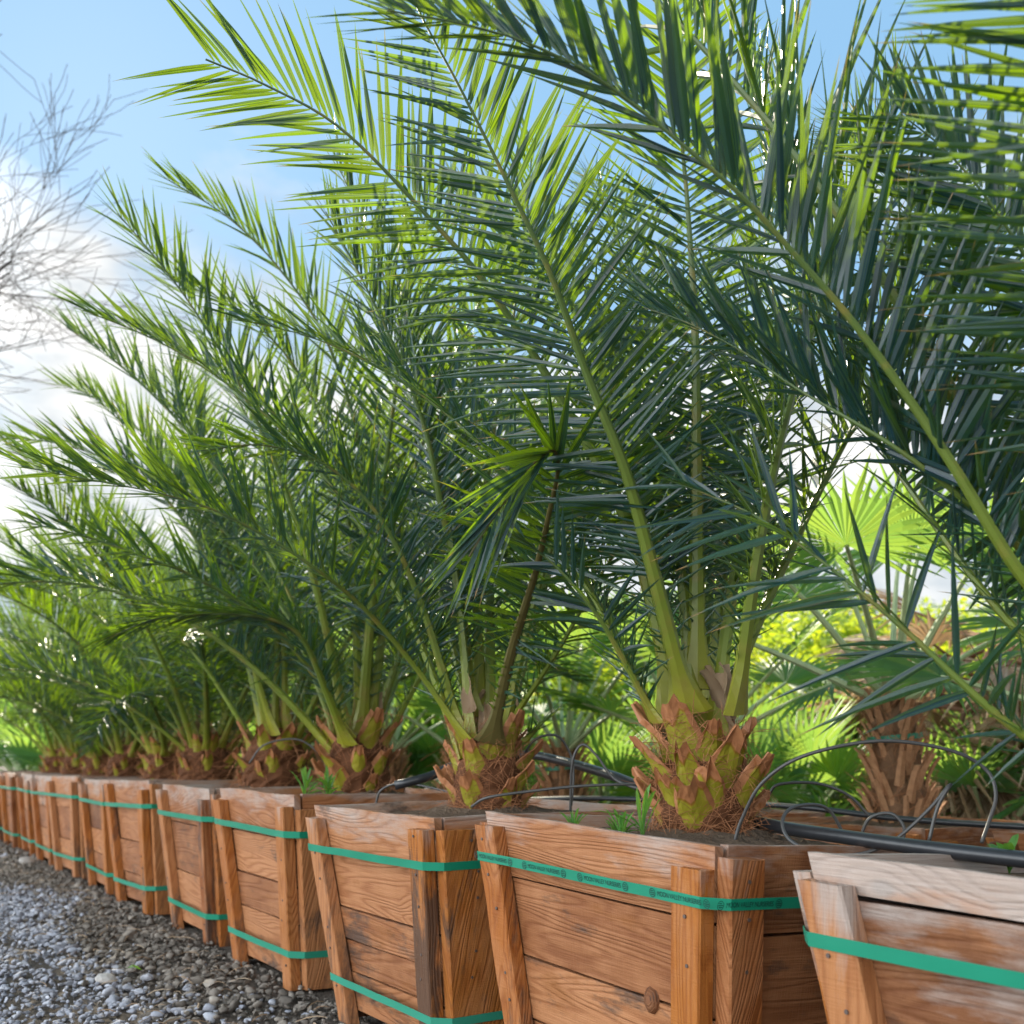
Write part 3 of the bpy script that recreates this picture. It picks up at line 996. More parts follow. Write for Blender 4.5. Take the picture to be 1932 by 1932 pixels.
def palm(i, label, trunk, heroes=(), randoms=(), zsoil=0.655, s=1.0, stub_rows=4, seed=0, ts=None, tz=1.0, group='date palms growing in the planter boxes', loc=None):
    """heroes: lists of frame points; randoms: (class, azimuth deg, lean deg, scale)"""
    rng = random.Random(900 + i + seed)
    c = loc if loc is not None else centres[i]
    root = thing('date_palm', (c[0], c[1], zsoil), label, 'date palm', group)
    tr, fb = TRUNKS[trunk]
    rz = rng.uniform(0, 6.28)
    ts = ts or (s * (1.0 if i < 4 else 1.28))
    link('trunk', tr, root, rot=(0, 0, rz), scale=(ts, ts, s * tz))
    link('fibre', fb, root, rot=(0, 0, rz), scale=(ts, ts, s * tz))
    place_stubs(root, rng, stub_rows, 0.34 * s * tz, 0.115 * ts, s, z_s=s)
    if i >= 6: root.rotation_euler = (R(rng.uniform(-4, 4)), R(rng.uniform(-4, 4)), 0)
    for k in range(9):
        a = rng.uniform(0, 6.2832)
        link('dry_sheath', SCRAPS[k % 3], root, (0.085 * s * math.cos(a), 0.085 * s * math.sin(a), rng.uniform(0.22, 0.40) * s),
             (R(rng.uniform(-20, 10)), R(rng.uniform(-25, 25)), a + math.pi / 2), rng.uniform(0.6, 1.3))
    base = Vector((c[0], c[1], zsoil))
    for k, hspec in enumerate(heroes):
        kw = dict(hspec[1]) if len(hspec) > 1 else {}
        pts = [at(*q) for q in hspec[0]]
        out = pts[-1] - base; out.z = 0
        out = out.normalized() if out.length > 1e-3 else Vector((0, 1, 0))
        inw = kw.pop('inward', None)
        if inw is None: inw = Vector((0, 0, 1)) - out * 0.6
        me = frond_mesh([p - base for p in pts], 40 + i * 31 + k, inw, **kw)
        link('frond', me, root)
    for k, (cls, az, lean, sc) in enumerate(randoms):
        me = LIB[cls][(k * 3 + i) % 4]
        a = R(az)
        r0 = 0.06 if cls == 'steep' else 0.085
        # stalk base sits among the stubs
        q = Matrix.Rotation(a, 4, 'Z') @ Matrix.Rotation(R(lean), 4, 'Y')
        link('frond', me, root, (r0 * s * math.cos(a), r0 * s * math.sin(a), (0.27 if cls == 'steep' else 0.2) * s),
             q.to_euler(), sc * s)
    return root

def ring_of_fronds(rng, n, az0=0, avoid=None, size=1.0):
    res = []
    for k in range(n):
        az = az0 + k * 137.5 + rng.uniform(-12, 12)
        f = k / max(1, n - 1)
        cls = 'steep' if f < 0.35 else 'middle' if f < 0.75 else 'low'
        if avoid:
            a = (az - avoid[0] + 180) % 360 - 180
            if abs(a) < avoid[1]:
                if cls == 'low': continue
                cls = 'steep'
        res.append((cls, az, rng.uniform(-2, 15), size * rng.uniform(0.88, 1.1)))
    return res

rr = random.Random(5)
CAMDIR = -90
# palm of the lower right box, standing just outside the frame
palm(0, 'date palm at the right edge whose long fronds arch across the whole picture', 2, [
    ([(2250, 1330, 1.78), (2080, 1235, 1.80), (1932, 1090, 1.83), (1800, 880, 1.85), (1700, 730, 1.87), (1600, 595, 1.88), (1500, 480, 1.88),
      (1400, 370, 1.87), (1290, 275, 1.86), (1200, 200, 1.85), (1100, 130, 1.83), (980, 75, 1.82), (850, 40, 1.80), (730, 20, 1.78)],
     dict(vee=(28, 72), pairs=66, Lmax=0.36, droop=0.02, half=0.0088, alpha=(62, 30), inward=(0.25, 0.35, 1), w0=0.026)),
    ([(2160, 1500, 1.75), (1932, 1385, 1.78), (1700, 1180, 1.85), (1560, 1065, 1.90), (1436, 979, 1.95), (1340, 935, 2.0), (1260, 905, 2.03)],
     dict(vee=(-85, 65), pairs=17, Lmax=0.27, droop=0.10, half=0.0068, w0=0.024, wild=1.6)),
    ([(2200, 1280, 1.8), (1900, 1010, 1.9), (1700, 850, 1.95), (1508, 735, 2.05), (1410, 668, 2.1), (1300, 610, 2.15), (1215, 580, 2.2)],
     dict(vee=(10, 65), pairs=50, Lmax=0.30, droop=0.03, w0=0.024)),
    ([(2250, 1200, 1.75), (2190, 700, 1.62), (2130, 350, 1.52), (2060, 80, 1.45), (1960, -120, 1.40)],
     dict(vee=(0, 35), pairs=44, Lmax=0.36, droop=0.03, inward=(0.1, 1, 0.4), w0=0.024, alpha=(80, 50))),
    ([(2230, 1200, 1.8), (2130, 900, 1.85), (2000, 600, 1.9), (1880, 400, 1.9), (1790, 290, 1.9), (1700, 215, 1.88)],
     dict(vee=(0, 40), pairs=48, Lmax=0.32, droop=0.05, inward=(0.2, 1, 0.6), w0=0.024)),
    ([(2200, 1400, 1.8), (1932, 1200, 1.9), (1705, 903, 2.1), (1620, 760, 2.2), (1540, 560, 2.3), (1470, 350, 2.35), (1420, 160, 2.4)],
     dict(vee=(0, 50), pairs=60, Lmax=0.36, w0=0.024)),
], [('middle', 50, 0, 1.0), ('steep', 100, 4, 1.0), ('steep', 170, 5, 1.05), ('middle', -10, 0, 0.9)], zsoil=0.60)

palm(1, 'stout date palm with big green leaf stubs in the lettered strap box', 0, [
    ([(1300, 1345, 2.68), (1225, 1050, 2.66), (1177, 880, 2.64), (1105, 700, 2.62), (1040, 520, 2.58), (960, 350, 2.54), (870, 170, 2.5), (800, 40, 2.46), (765, -40, 2.43)],
     dict(vee=(0, 35), pairs=66, Lmax=0.36, inward=(0.1, 0.9, 0.7), droop=0.04, w0=0.039, alpha=(72, 40))),
    ([(1280, 1340, 2.75), (1190, 1000, 2.85), (1050, 740, 2.9), (920, 540, 2.88), (790, 390, 2.85), (640, 240, 2.8), (500, 160, 2.76), (388, 112, 2.72)],
     dict(vee=(0, 30), pairs=60, Lmax=0.38, inward=(0.1, 1, 0.5), droop=0.06, alpha=(75, 30), Ltip=0.7)),
    ([(1315, 1300, 2.8), (1315, 1000, 2.9), (1312, 650, 3.0), (1298, 400, 3.06), (1285, 250, 3.06), (1268, 0, 3.0), (1255, -140, 2.95)],
     dict(vee=(-5, 30), pairs=66, Lmax=0.38, inward=(0, -1, 0.2), alpha=(82, 45), droop=0.05)),
    ([(1385, 1345, 2.62), (1435, 1000, 2.62), (1500, 720, 2.7), (1580, 500, 2.8), (1650, 320, 2.85), (1700, 160, 2.85)],
     dict(w0=0.044, vee=(0, 45), pairs=60, Lmax=0.36)),
    ([(1360, 1330, 2.85), (1470, 1080, 3.0), (1600, 820, 3.1), (1760, 560, 3.1), (1900, 420, 3.05), (2020, 350, 3.0)],
     dict(vee=(0, 50), pairs=56, Lmax=0.36)),
    ([(1340, 1320, 2.85), (1370, 1000, 3.1), (1400, 760, 3.25), (1440, 500, 3.3), (1470, 300, 3.3), (1480, 120, 3.25)],
     dict(vee=(0, 45), pairs=60, Lmax=0.38)),
    ([(1240, 1360, 2.7), (1175, 1240, 2.68), (1120, 1150, 2.66), (1040, 1060, 2.66), (960, 1010, 2.66), (880, 985, 2.66)],
     dict(vee=(-20, 50), pairs=14, Lmax=0.22, w0=0.024, half=0.008)),
], [('steep', 95, 3, 1.0), ('steep', 140, 0, 1.05), ('middle', 75, 0, 1.0), ('steep', 50, 6, 1.0), ('middle', 150, -5, 0.95)],
     zsoil=0.625, s=0.94, stub_rows=4, ts=0.84, tz=0.80)

palm(2, 'date palm with one snapped frond folded over, in the pale strapped box', 1, [
    ([(925, 1400, 3.40), (965, 1230, 3.22), (1010, 1080, 3.0), (1040, 950, 2.82), (1053, 885, 2.74), (1047, 852, 2.68), (1020, 862, 2.62), (975, 915, 2.57), (925, 985, 2.53), (885, 1050, 2.50)],
     dict(vee=(-10, 30), pairs=30, Lmax=0.38, red=True, alpha=(72, 30), pet=0.2, inward=(0, -1, -0.4), droop=0.05, wild=0.8, w0=0.036, fold=0.69, half=0.0105)),
    ([(880, 1395, 3.42), (790, 1265, 3.4), (690, 1150, 3.3), (600, 1075, 3.2), (500, 1010, 3.15), (400, 960, 3.1), (300, 930, 3.05), (170, 905, 3.0), (40, 880, 2.95)],
     dict(vee=(5, 60), pairs=56, Lmax=0.33, droop=0.04, w0=0.026)),
    ([(895, 1350, 3.58), (865, 1100, 3.6), (833, 955, 3.6), (805, 818, 3.6), (760, 690, 3.58), (690, 540, 3.55), (615, 400, 3.5)],
     dict(vee=(0, 50), pairs=60, Lmax=0.36, alpha=(66, 24))),
    ([(950, 1380, 3.5), (1050, 1230, 3.45), (1130, 1090, 3.4), (1210, 970, 3.35), (1300, 870, 3.3), (1390, 800, 3.28)],
     dict(vee=(-10, 50), pairs=40, Lmax=0.32, w0=0.024)),
    ([(905, 1330, 3.62), (900, 1100, 3.75), (925, 850, 3.85), (960, 650, 3.9), (990, 450, 3.9), (1005, 260, 3.85)],
     dict(vee=(0, 40), pairs=60, Lmax=0.38)),
    ([(870, 1380, 3.55), (800, 1150, 3.55), (720, 980, 3.5), (620, 880, 3.45), (500, 840, 3.4), (380, 850, 3.36)],
     dict(vee=(0, 55), pairs=50, Lmax=0.32)),
    ([(990, 1395, 3.5), (1025, 1360, 3.49), (1060, 1330, 3.48)], dict(pairs=2, thin=0.6, w0=0.028, Lmax=0.05, half=0.004)),
], [('steep', 90, 3, 1.0), ('steep', 200, 0, 0.95), ('middle', 60, -6, 1.0), ('middle', 120, -6, 1.0), ('steep', 30, 3, 1.0), ('middle', 170, -8, 1.0), ('steep', 330, 5, 0.85)],
     zsoil=0.635, s=0.95, stub_rows=4, ts=0.84, tz=0.80)

palm(3, 'date palm behind the weeds, its low fronds reaching over the gravel', 2, [
    ([(660, 1390, 4.45), (600, 1280, 4.4), (500, 1167, 4.3), (366, 1087, 4.2), (300, 1060, 4.15), (166, 1013, 4.1), (50, 985, 4.05)],
     dict(vee=(-15, 45), pairs=50, Lmax=0.32)),
    ([(655, 1400, 4.4), (615, 1300, 4.3), (575, 1210, 4.2), (526, 1172, 4.15), (433, 1158, 4.1), (300, 1166, 4.05), (200, 1206, 4.0)],
     dict(vee=(-20, 20), pairs=44, Lmax=0.30, alpha=(40, 12))),
    ([(690, 1360, 4.6), (700, 1100, 4.6), (680, 850, 4.6), (620, 650, 4.55), (530, 510, 4.5), (430, 410, 4.45), (310, 335, 4.4)],
     dict(vee=(10, 60), pairs=60, Lmax=0.36, alpha=(60, 22))),
    ([(680, 1360, 4.55), (660, 1000, 4.6), (610, 800, 4.6), (540, 670, 4.55), (440, 580, 4.5), (320, 525, 4.45)],
     dict(vee=(5, 55), pairs=56, Lmax=0.36, alpha=(60, 22))),
], ring_of_fronds(random.Random(33), 13, 40, (CAMDIR, 70)), zsoil=0.64, s=1.0, stub_rows=3)

palm(4, 'date palm with a drooping spray of fronds, behind the orange and dark cornered box', 3, [
    ([(540, 1380, 5.5), (530, 1100, 5.5), (500, 880, 5.5), (440, 740, 5.45), (350, 660, 5.4), (250, 612, 5.35)],
     dict(vee=(10, 60), pairs=56, Lmax=0.36, alpha=(60, 22))),
    ([(520, 1385, 5.4), (440, 1150, 5.35), (330, 960, 5.3), (220, 875, 5.25), (100, 835, 5.2), (-10, 825, 5.15)],
     dict(vee=(5, 60), pairs=54, Lmax=0.36)),
], ring_of_fronds(random.Random(44), 14, 10, (CAMDIR, 50)), zsoil=0.645, s=0.98, stub_rows=3)

palm(5, 'date palm fourth back, one frond bending out against the pale cloud', 2, [
    ([(430, 1385, 6.5), (400, 1150, 6.5), (350, 950, 6.45), (280, 830, 6.4), (200, 760, 6.35), (105, 722, 6.3)],
     dict(vee=(10, 60), pairs=54, Lmax=0.38)),
], ring_of_fronds(random.Random(55), 15, 75), zsoil=0.65, s=0.95, stub_rows=3)
FAR_LABELS = ['date palm in the box with bleached rim', 'far date palm in the narrow looking box, fourth from the left edge',
              'far date palm rooted third from the left edge of the row', 'far date palm rooted second from the left edge of the row',
              'far date palm whose stalks rise at the left edge of the photo']
for i in range(6, 11):
    palm(i, FAR_LABELS[i - 6], 2 + i % 2, [], ring_of_fronds(random.Random(60 + i), 15, 33 * i), zsoil=0.65, s=0.86 - 0.02 * (i % 3), stub_rows=3)

# ------------------------------------------------------------------ fan palms in the second row
def fan_mesh(seed, Rr=0.42, seg=30, arc=250, pet=0.75, dry=False, droop=0.15):
    """stalk along +x that carries a folded fan of pointed segments"""
    rng = random.Random(seed)
    b = MB()
    stalk = [Vector((pet * k / 8, 0, -0.10 * pet * (k / 8) ** 2)) for k in range(9)]
    b.tube(stalk, [0.021 - 0.012 * k / 8 for k in range(9)], 6, 1, along=0.2, rnd=0.5)
    hub = stalk[-1]
    T = (stalk[-1] - stalk[-2]).normalized()
    Y = Vector((0, 1, 0)); N_ = T.cross(Y) * -1
    if N_.z < 0: N_ = -N_
    da = R(arc) / seg
    G = Vector((0, 0, -1))
    for k in range(seg):
        a = -R(arc) / 2 + (k + 0.5) * da
        r = rng.random() ** 1.3
        L = Rr * (0.72 + 0.28 * math.cos(a * 0.55)) * rng.uniform(0.92, 1.06)
        dr = droop * rng.uniform(0.4, 1.4)
        cup = 0.20
        def pt(rad, ang, lift):
            d = T * math.cos(ang) + Y * math.sin(ang)
            return hub + d * rad + N_ * (cup * rad * abs(math.sin(ang)) * 0.6 + lift) + G * (dr * L * (rad / L) ** 2.5 if L else 0)
        j = rng.uniform(-0.03, 0.03)
        rows = [(b.vert(hub, rnd=r, along=0.0),) * 3]
        for (u, wf, lf) in ((0.5, 1.0, 0.012), (0.72, 0.52, 0.010), (0.9, 0.22, 0.004)):
            rows.append((b.vert(pt(L * u, a - da * 0.5 * wf * (0.5 / u if u > .5 else 1) + j * (u > .5), 0), rnd=r, along=u * 0.9),
                         b.vert(pt(L * u, a + j * (u > .5), lf), rnd=r, along=u * 0.9),
                         b.vert(pt(L * u, a + da * 0.5 * wf * (0.5 / u if u > .5 else 1) + j * (u > .5), 0), rnd=r, along=u * 0.9)))
        tip = b.vert(pt(L, a + j, 0), rnd=r, along=0.99)
        A = rows[1]
        b.face((rows[0][0], A[0], A[1])); b.face((rows[0][0], A[1], A[2]))
        for A, B in zip(rows[1:], rows[2:]):
            b.face((A[0], A[1], B[1], B[0])); b.face((A[1], A[2], B[2], B[1]))
        A = rows[-1]
        b.face((A[0], A[1], tip)); b.face((A[1], A[2], tip))
    return b.mesh('fan_leaf', [M['dry'] if dry else M['fan'], M['dead_bark'] if dry else M['pale_petiole']])
FANS = [fan_mesh(k, 0.46 + 0.03 * k, 30 + 2 * k, 240 + 12 * k, 0.8 + 0.06 * k, droop=0.08 + 0.05 * k) for k in range(4)]
SHRUB_FANS = [fan_mesh(20 + k, 0.40, 26, 230, 0.42 + 0.05 * k, droop=0.05 + 0.04 * k) for k in range(3)]
DRY_FANS = [fan_mesh(40 + k, 0.45, 22, 200, 0.6, dry=True, droop=0.5) for k in range(3)]

def fan_trunk(seed, h, r):
    rng = random.Random(seed)
    b = MB()
    NA, NZ = 22, 18
    rings = []
    for j in range(NZ + 1):
        v = j / NZ
        rr = r * (1.25 - 0.55 * v) if v < 0.6 else r * (0.92 - 0.25 * (v - 0.6))
        rings.append([b.vert(((rr + rng.uniform(-.014, .012)) * math.cos(6.2832 * k / NA), (rr + rng.uniform(-.014, .012)) * math.sin(6.2832 * k / NA), h * v)) for k in range(NA)])
    for A, B in zip(rings, rings[1:]):
        for k in range(NA): b.face((A[k], A[(k + 1) % NA], B[(k + 1) % NA], B[k]))
    b.face(rings[-1])
    return b.mesh('trunk', M['dead_bark'])
def slat_mesh(seed):
    rng = random.Random(seed)
    b = MB()
    g = []
    for j in range(6):
        v = j / 5
        w = 0.022 * (1 - 0.35 * v)
        y = -0.05 * v * v - 0.012 * v
        g.append([b.vert((x, y + e, v * 0.16 + rng.uniform(-.004, .004))) for x, e in ((-w, 0.004), (0, -0.008), (w, 0.004), (0, 0.01))])
    for A, B in zip(g, g[1:]):
        for k in range(4): b.face((A[k], A[(k + 1) % 4], B[(k + 1) % 4], B[k]))
    b.face(g[-1]); b.face(g[0][::-1])
    return b.mesh('leaf_stub', M['slat'])
SLATS = [slat_mesh(k) for k in range(3)]

def fan_palm(loc, label, h, r, n, seed, s=1.0, band=False, group='fan palms in the second row of boxes'):
    rng = random.Random(seed)
    root = thing('fan_palm', loc, label, 'fan palm', group)
    link('trunk', fan_trunk(seed, h, r), root)
    link('fibre', TRUNKS[2][1], root, scale=(r / 0.105, r / 0.105, h / 0.36))
    k = 0
    for j in range(9):
        for i in range(9):
            if rng.random() < 0.2: continue
            v = j / 9
            a = (i + 0.5 * (j % 2)) / 9 * 6.2832 + rng.uniform(-.15, .15)
            rr = r * (1.22 - 0.5 * v) * 0.98
            link('leaf_stub', SLATS[k % 3], root, (rr * math.cos(a), rr * math.sin(a), h * v * 0.92 + rng.uniform(-.02, .02)),
                 (R(rng.uniform(-2, 10)), R(rng.uniform(-14, 14)), a + math.pi / 2), rng.uniform(0.7, 1.1))
            k += 1
    for k in range(n):
        f = k / n
        az = R(k * 137.5 + rng.uniform(-15, 15))
        el = R(84 - 66 * f + rng.uniform(-6, 6))
        q = Matrix.Rotation(az, 4, 'Z') @ Matrix.Rotation(-el, 4, 'Y') @ Matrix.Rotation(R(rng.uniform(-25, 25)), 4, 'X')
        link('fan_leaf', FANS[k % 4], root, (0.03 * math.cos(az), 0.03 * math.sin(az), h * (0.98 - 0.08 * f)), q.to_euler(), s * rng.uniform(0.85, 1.1))
    if band:
        b = MB()
        zb = h * 0.66
        N = 24
        rb = r * 1.13
        A = [b.vert((rb * math.cos(6.2832 * j / N), rb * math.sin(6.2832 * j / N), zb + 0.012 * math.cos(6.2832 * j / N)), rnd=0.1) for j in range(N)]
        B = [b.vert((rb * math.cos(6.2832 * j / N), rb * math.sin(6.2832 * j / N), zb + 0.025 + 0.012 * math.cos(6.2832 * j / N)), rnd=0.1) for j in range(N)]
        for j in range(N): b.face((A[j], A[(j + 1) % N], B[(j + 1) % N], B[j]))
        link('band', b.mesh('band', M['strap']), root)
    return root

ROW2 = [Vector((2.42, 4.05, 0)), Vector((1.74, 5.00, 0)), Vector((1.03, 6.0, 0)), Vector((0.33, 7.0, 0)), Vector((-0.36, 8.0, 0)), Vector((-1.0, 9.0, 0)), Vector((-1.65, 10.0, 0)), Vector((-2.3, 11.0, 0))]
ROW2_LABELS = ['low sunlit planter box behind the right palms, at the right edge', 'low planter box under the fan palm with the green trunk band',
               'low planter box hidden behind the stout date palm', 'low planter box under the smaller fan palm seen between two date palms',
               'low back row planter box screened by date palm trunks', 'low back row planter box screened by date palm trunks',
               'low back row planter box screened by date palm trunks', 'low back row planter box screened by date palm trunks']
for i, c in enumerate(ROW2):
    make_box(c, YAW0 + R((i % 3) * 2 - 1), ROW2_LABELS[i], 'second row of low planter boxes', 300 + i, H=0.56, grey=0.1, straps=((0.78, 0, 0.1),), fill=0.04)
FAN_LABELS = ['fan palm at the right edge, mostly out of frame', 'tall fan palm with a green band round its shaggy brown trunk', 'fan palm hidden behind the stout date palm',
              'smaller fan palm with grey stalks between two date palms', 'back fan palm lost among date palm fronds', 'back fan palm lost among date palm fronds',
              'back fan palm lost among date palm fronds', 'back fan palm lost among date palm fronds']
for i, c in enumerate(ROW2):
    fan_palm((c.x, c.y, 0.50), FAN_LABELS[i], 0.62 if i == 1 else 0.40, 0.108, 11, 70 + i, 0.92, band=(i in (1, 3)))

# fan palm shrubs in the ground further back
def shrub(loc, label, n, seed, s, group):
    rng = random.Random(seed)
    root = thing('fan_palm_shrub', loc, label, 'palm shrub', group)
    b = MB()
    b.tube([(0, 0, 0), (0.01, 0, 0.12 * s), (0, 0.01, 0.25 * s)], [0.07 * s, 0.06 * s, 0.045 * s], 8)
    link('stem', b.mesh('stem', M['dead_bark']), root)
    for k in range(n):
        f = k / n
        az = R(k * 137.5 + rng.uniform(-20, 20))
        el = R(85 - 75 * f + rng.uniform(-8, 8))
        q = Matrix.Rotation(az, 4, 'Z') @ Matrix.Rotation(-el, 4, 'Y') @ Matrix.Rotation(R(rng.uniform(-30, 30)), 4, 'X')
        link('fan_leaf', SHRUB_FANS[k % 3], root, (0, 0, 0.24 * s), q.to_euler(), s * rng.uniform(0.8, 1.15))
    return root
rs = random.Random(77)
spots = []
for (x, d, s) in ((1140, 7.6, 1.2), (1225, 8.6, 1.3), (1480, 6.6, 1.2), (1560, 7.6, 1.3), (1400, 8.4, 1.4), (1850, 6.4, 1.2), (1930, 7.4, 1.35), (1800, 8.6, 1.4), (2050, 6.6, 1.2), (1640, 9.2, 1.4), (1010, 9.8, 1.3), (1310, 9.9, 1.4), (1950, 9.4, 1.5)):
    p = at(x, 1435, d)
    spots.append((p.x, p.y, s, x))
SHRUB_LABELS = ['bright fan palm shrub right of the smaller fan palm', 'fan palm shrub behind the stout trunk on its left', 'bright fan palm shrub between the stout trunk and the banded trunk',
                'fan palm shrub just left of the banded trunk', 'fan palm shrub far behind the stout date palm', 'bright fan palm shrub right of the banded trunk',
                'fan palm shrub at the right edge of the photo']
for k, (x, y, s, px) in enumerate(spots):
    shrub((x, y, 0.0), SHRUB_LABELS[k] if k < 7 else 'fan palm shrub in the far sunlit bed', 15, 400 + k, s * 0.95, 'fan palm shrubs beyond the second row')

# more shrubs and low leafy bushes closing the ground behind the far part of the row
for k, (x, d, s) in enumerate(((-60, 15.5, 1.9), (60, 14.2, 1.8), (180, 13.4, 1.8), (290, 12.6, 1.7), (400, 12.0, 1.7), (520, 11.2, 1.6), (640, 10.8, 1.5), (760, 10.4, 1.5), (880, 10.2, 1.5))):
    p = at(x, 1435, d)
    shrub((p.x, p.y, 0.0), 'tall fan palm shrub in the dense growth behind the far date palms', 17, 440 + k, s, 'fan palm shrubs behind the far date palms')

# dead palm with a dry skirt at the right
p = at(1905, 1435, 6.9)
root = thing('dead_palm', (p.x, p.y, 0), 'dead brown palm with a tangled dry skirt at the right edge', 'dead palm')
b = MB(); b.tube([(0, 0, 0), (0.03, 0, 0.8), (0, 0.03, 1.45)], [0.16, 0.14, 0.12], 10)
link('trunk', b.mesh('trunk', M['dead_bark']), root)
rs = random.Random(8)
for k in range(84):
    az = rs.uniform(0, 6.2832); z = rs.uniform(0.6, 1.6)
    q = Matrix.Rotation(az, 4, 'Z') @ Matrix.Rotation(R(rs.uniform(-35, 60)), 4, 'Y') @ Matrix.Rotation(R(rs.uniform(-40, 40)), 4, 'X')
    link('dry_leaf', DRY_FANS[k % 3], root, (0.1 * math.cos(az), 0.1 * math.sin(az), z), q.to_euler(), rs.uniform(0.8, 1.4))

# ------------------------------------------------------------------ leafy trees beyond
def crown_mesh(seed, n, rx, rz, size):
    rng = random.Random(seed)
    b = MB()
    blobs = [(Vector((rng.gauss(0, .45) * rx, rng.gauss(0, .45) * rx, rng.uniform(-0.7, 0.75) * rz)), rng.uniform(0.22, 0.42) * rx) for _ in range(26)]
    for _ in range(n):
        c, r = rng.choice(blobs)
        d = Vector((rng.gauss(0, 1), rng.gauss(0, 1), rng.gauss(0, 1))).normalized()
        p = c + d * r * rng.uniform(0.55, 1.08)
        s = size * rng.uniform(0.6, 1.3)
        a = Vector((rng.gauss(0, 1), rng.gauss(0, 1), rng.gauss(0, .6) - 0.3)).normalized()
        e = a.cross(d + Vector((0.01, 0.02, 0.03))).normalized()
        r0 = rng.random()
        nn = a.cross(e)
        q = [b.vert(p - a * s * .5, rnd=r0, along=0.0), b.vert(p + e * s * .24 + nn * s * .06, rnd=r0, along=.4), b.vert(p + a * s * .5, rnd=r0, along=.85), b.vert(p - e * s * .24 + nn * s * .06, rnd=r0, along=.4)]
        b.face((q[0], q[1], q[2])); b.face((q[0], q[2], q[3]))
    return b.mesh('crown', M['bush']), blobs
CROWNS = [crown_mesh(k, 5200, 1.5, 1.25, 0.12) for k in range(3)]
TREES_SPOTS = [(40, 21, 1.15), (150, 19, 1.0), (290, 20, 1.1), (430, 17, 1.0), (560, 18, 1.1), (700, 16, 1.0), (860, 17, 1.15), (1000, 15, 1.0), (1130, 16, 1.1), (1280, 14.5, 1.0),
               (1420, 15, 1.1), (1560, 14, 1.0), (1700, 15, 1.05), (1840, 14, 1.0), (1990, 14.5, 1.1), (2150, 14, 1.0), (-90, 22, 1.2), (-220, 24, 1.3), (1740, 10.5, 0.85), (1610, 11.0, 0.85), (2010, 10.2, 0.85)]
for k, (x, d, s) in enumerate(TREES_SPOTS):
    p = at(x, 1435, d)
    root = thing('leafy_tree', (p.x, p.y, 0), 'low leafy green tree in the line beyond the palms', 'tree', 'leafy trees closing the view behind the palms', (0, 0, k * 1.3))
    me, blobs = CROWNS[k % 3]
    root.scale = (s, s, s * 0.92)
    link('crown', me, root, (0, 0, 1.75))
    b = MB()
    b.tube([(0, 0, 0), (0.04, 0.02, 0.7), (0.0, 0.05, 1.6)], [0.13, 0.10, 0.06], 8)
    for c, r in blobs[:8]:
        b.tube([(0.02, 0.02, 0.8), Vector((0.0, 0.0, 1.2)) + c * 0.4, c + Vector((0, 0, 1.75))], [0.05, 0.035, 0.012], 5)
    link('trunk', b.mesh('trunk', M['grey_bark']), root)

# ------------------------------------------------------------------ bare tree on the left
def bare_tree():
    rng = random.Random(12)
    p0 = at(-545, 1435, 8.6)
    root = thing('bare_tree', (p0.x, p0.y, 0), 'leafless grey tree with fine twigs at the left edge against the cloud', 'tree')
    thick, twig = MB(), MB()
    def grow(p, d, L, r, lev):
        n = 8 if lev == 0 else 5
        pts, rad = [p], [r]
        q, dd = p.copy(), d.copy()
        kids = []
        for k in range(n):
            dd = (dd + Vector((rng.gauss(0, .08), rng.gauss(0, .08), rng.gauss(0.02, .06)))).normalized()
            q = q + dd * (L / n)
            pts.append(q.copy()); rad.append(max(0.0034, r * (1 - 0.62 * (k + 1) / n)))
            kids.append((q.copy(), dd.copy(), rad[-1]))
        (thick if lev < 2 else twig).tube(pts, rad, 7 if lev < 2 else 4 if lev == 2 else 3, cap=lev < 2)
        if lev >= 4: return
        m = (6, 6, 6, 5)[lev]
        for k in range(m):
            bp, bd, br = kids[5 + k % 3] if lev == 0 else kids[k % n]
            ax = Vector((rng.gauss(0, 1), rng.gauss(0, 1), rng.gauss(0, 1))).normalized()
            nd = (Quaternion(ax, R(rng.uniform(24, 54))) @ bd)
            nd = (nd + Vector((0.0, 0, -0.06 if lev > 1 else 0.10))).normalized()
            grow(bp, nd, L * rng.uniform(0.48, 0.68), max(0.0038, br * 0.50), lev + 1)
    grow(Vector((0, 0, 0)), Vector((0.06, 0, 1)).normalized(), 4.4, 0.15, 0)
    link('trunk', thick.mesh('trunk', M['twig'], True), root)
    link('crown', twig.mesh('crown', M['twig'], True), root)
bare_tree()

# ------------------------------------------------------------------ gravel
def ico():
    t = (1 + 5 ** 0.5) / 2
    V = np.array([(-1, t, 0), (1, t, 0), (-1, -t, 0), (1, -t, 0), (0, -1, t), (0, 1, t), (0, -1, -t), (0, 1, -t), (t, 0, -1), (t, 0, 1), (-t, 0, -1), (-t, 0, 1)], float)
    V /= np.linalg.norm(V[0])
    F = [(0, 11, 5), (0, 5, 1), (0, 1, 7), (0, 7, 10), (0, 10, 11), (1, 5, 9), (5, 11, 4), (11, 10, 2), (10, 7, 6), (7, 1, 8), (3, 9, 4), (3, 4, 2), (3, 2, 6), (3, 6, 8), (3, 8, 9), (4, 9, 5), (2, 4, 11), (6, 2, 10), (8, 6, 7), (9, 8, 1)]
    return V, np.array(F)
def subdivide(V, F):
    V = [tuple(v) for v in V]; cache = {}; out = []
    def mid(a, b):
        k = (min(a, b), max(a, b))
        if k not in cache:
            m = (np.array(V[a]) + np.array(V[b])); m /= np.linalg.norm(m)
            V.append(tuple(m)); cache[k] = len(V) - 1
        return cache[k]
    for a, b, c in F:
        x, y, z = mid(a, b), mid(b, c), mid(c, a)
        out += [(a, x, z), (b, y, x), (c, z, y), (x, y, z)]
    return np.array(V), np.array(out)
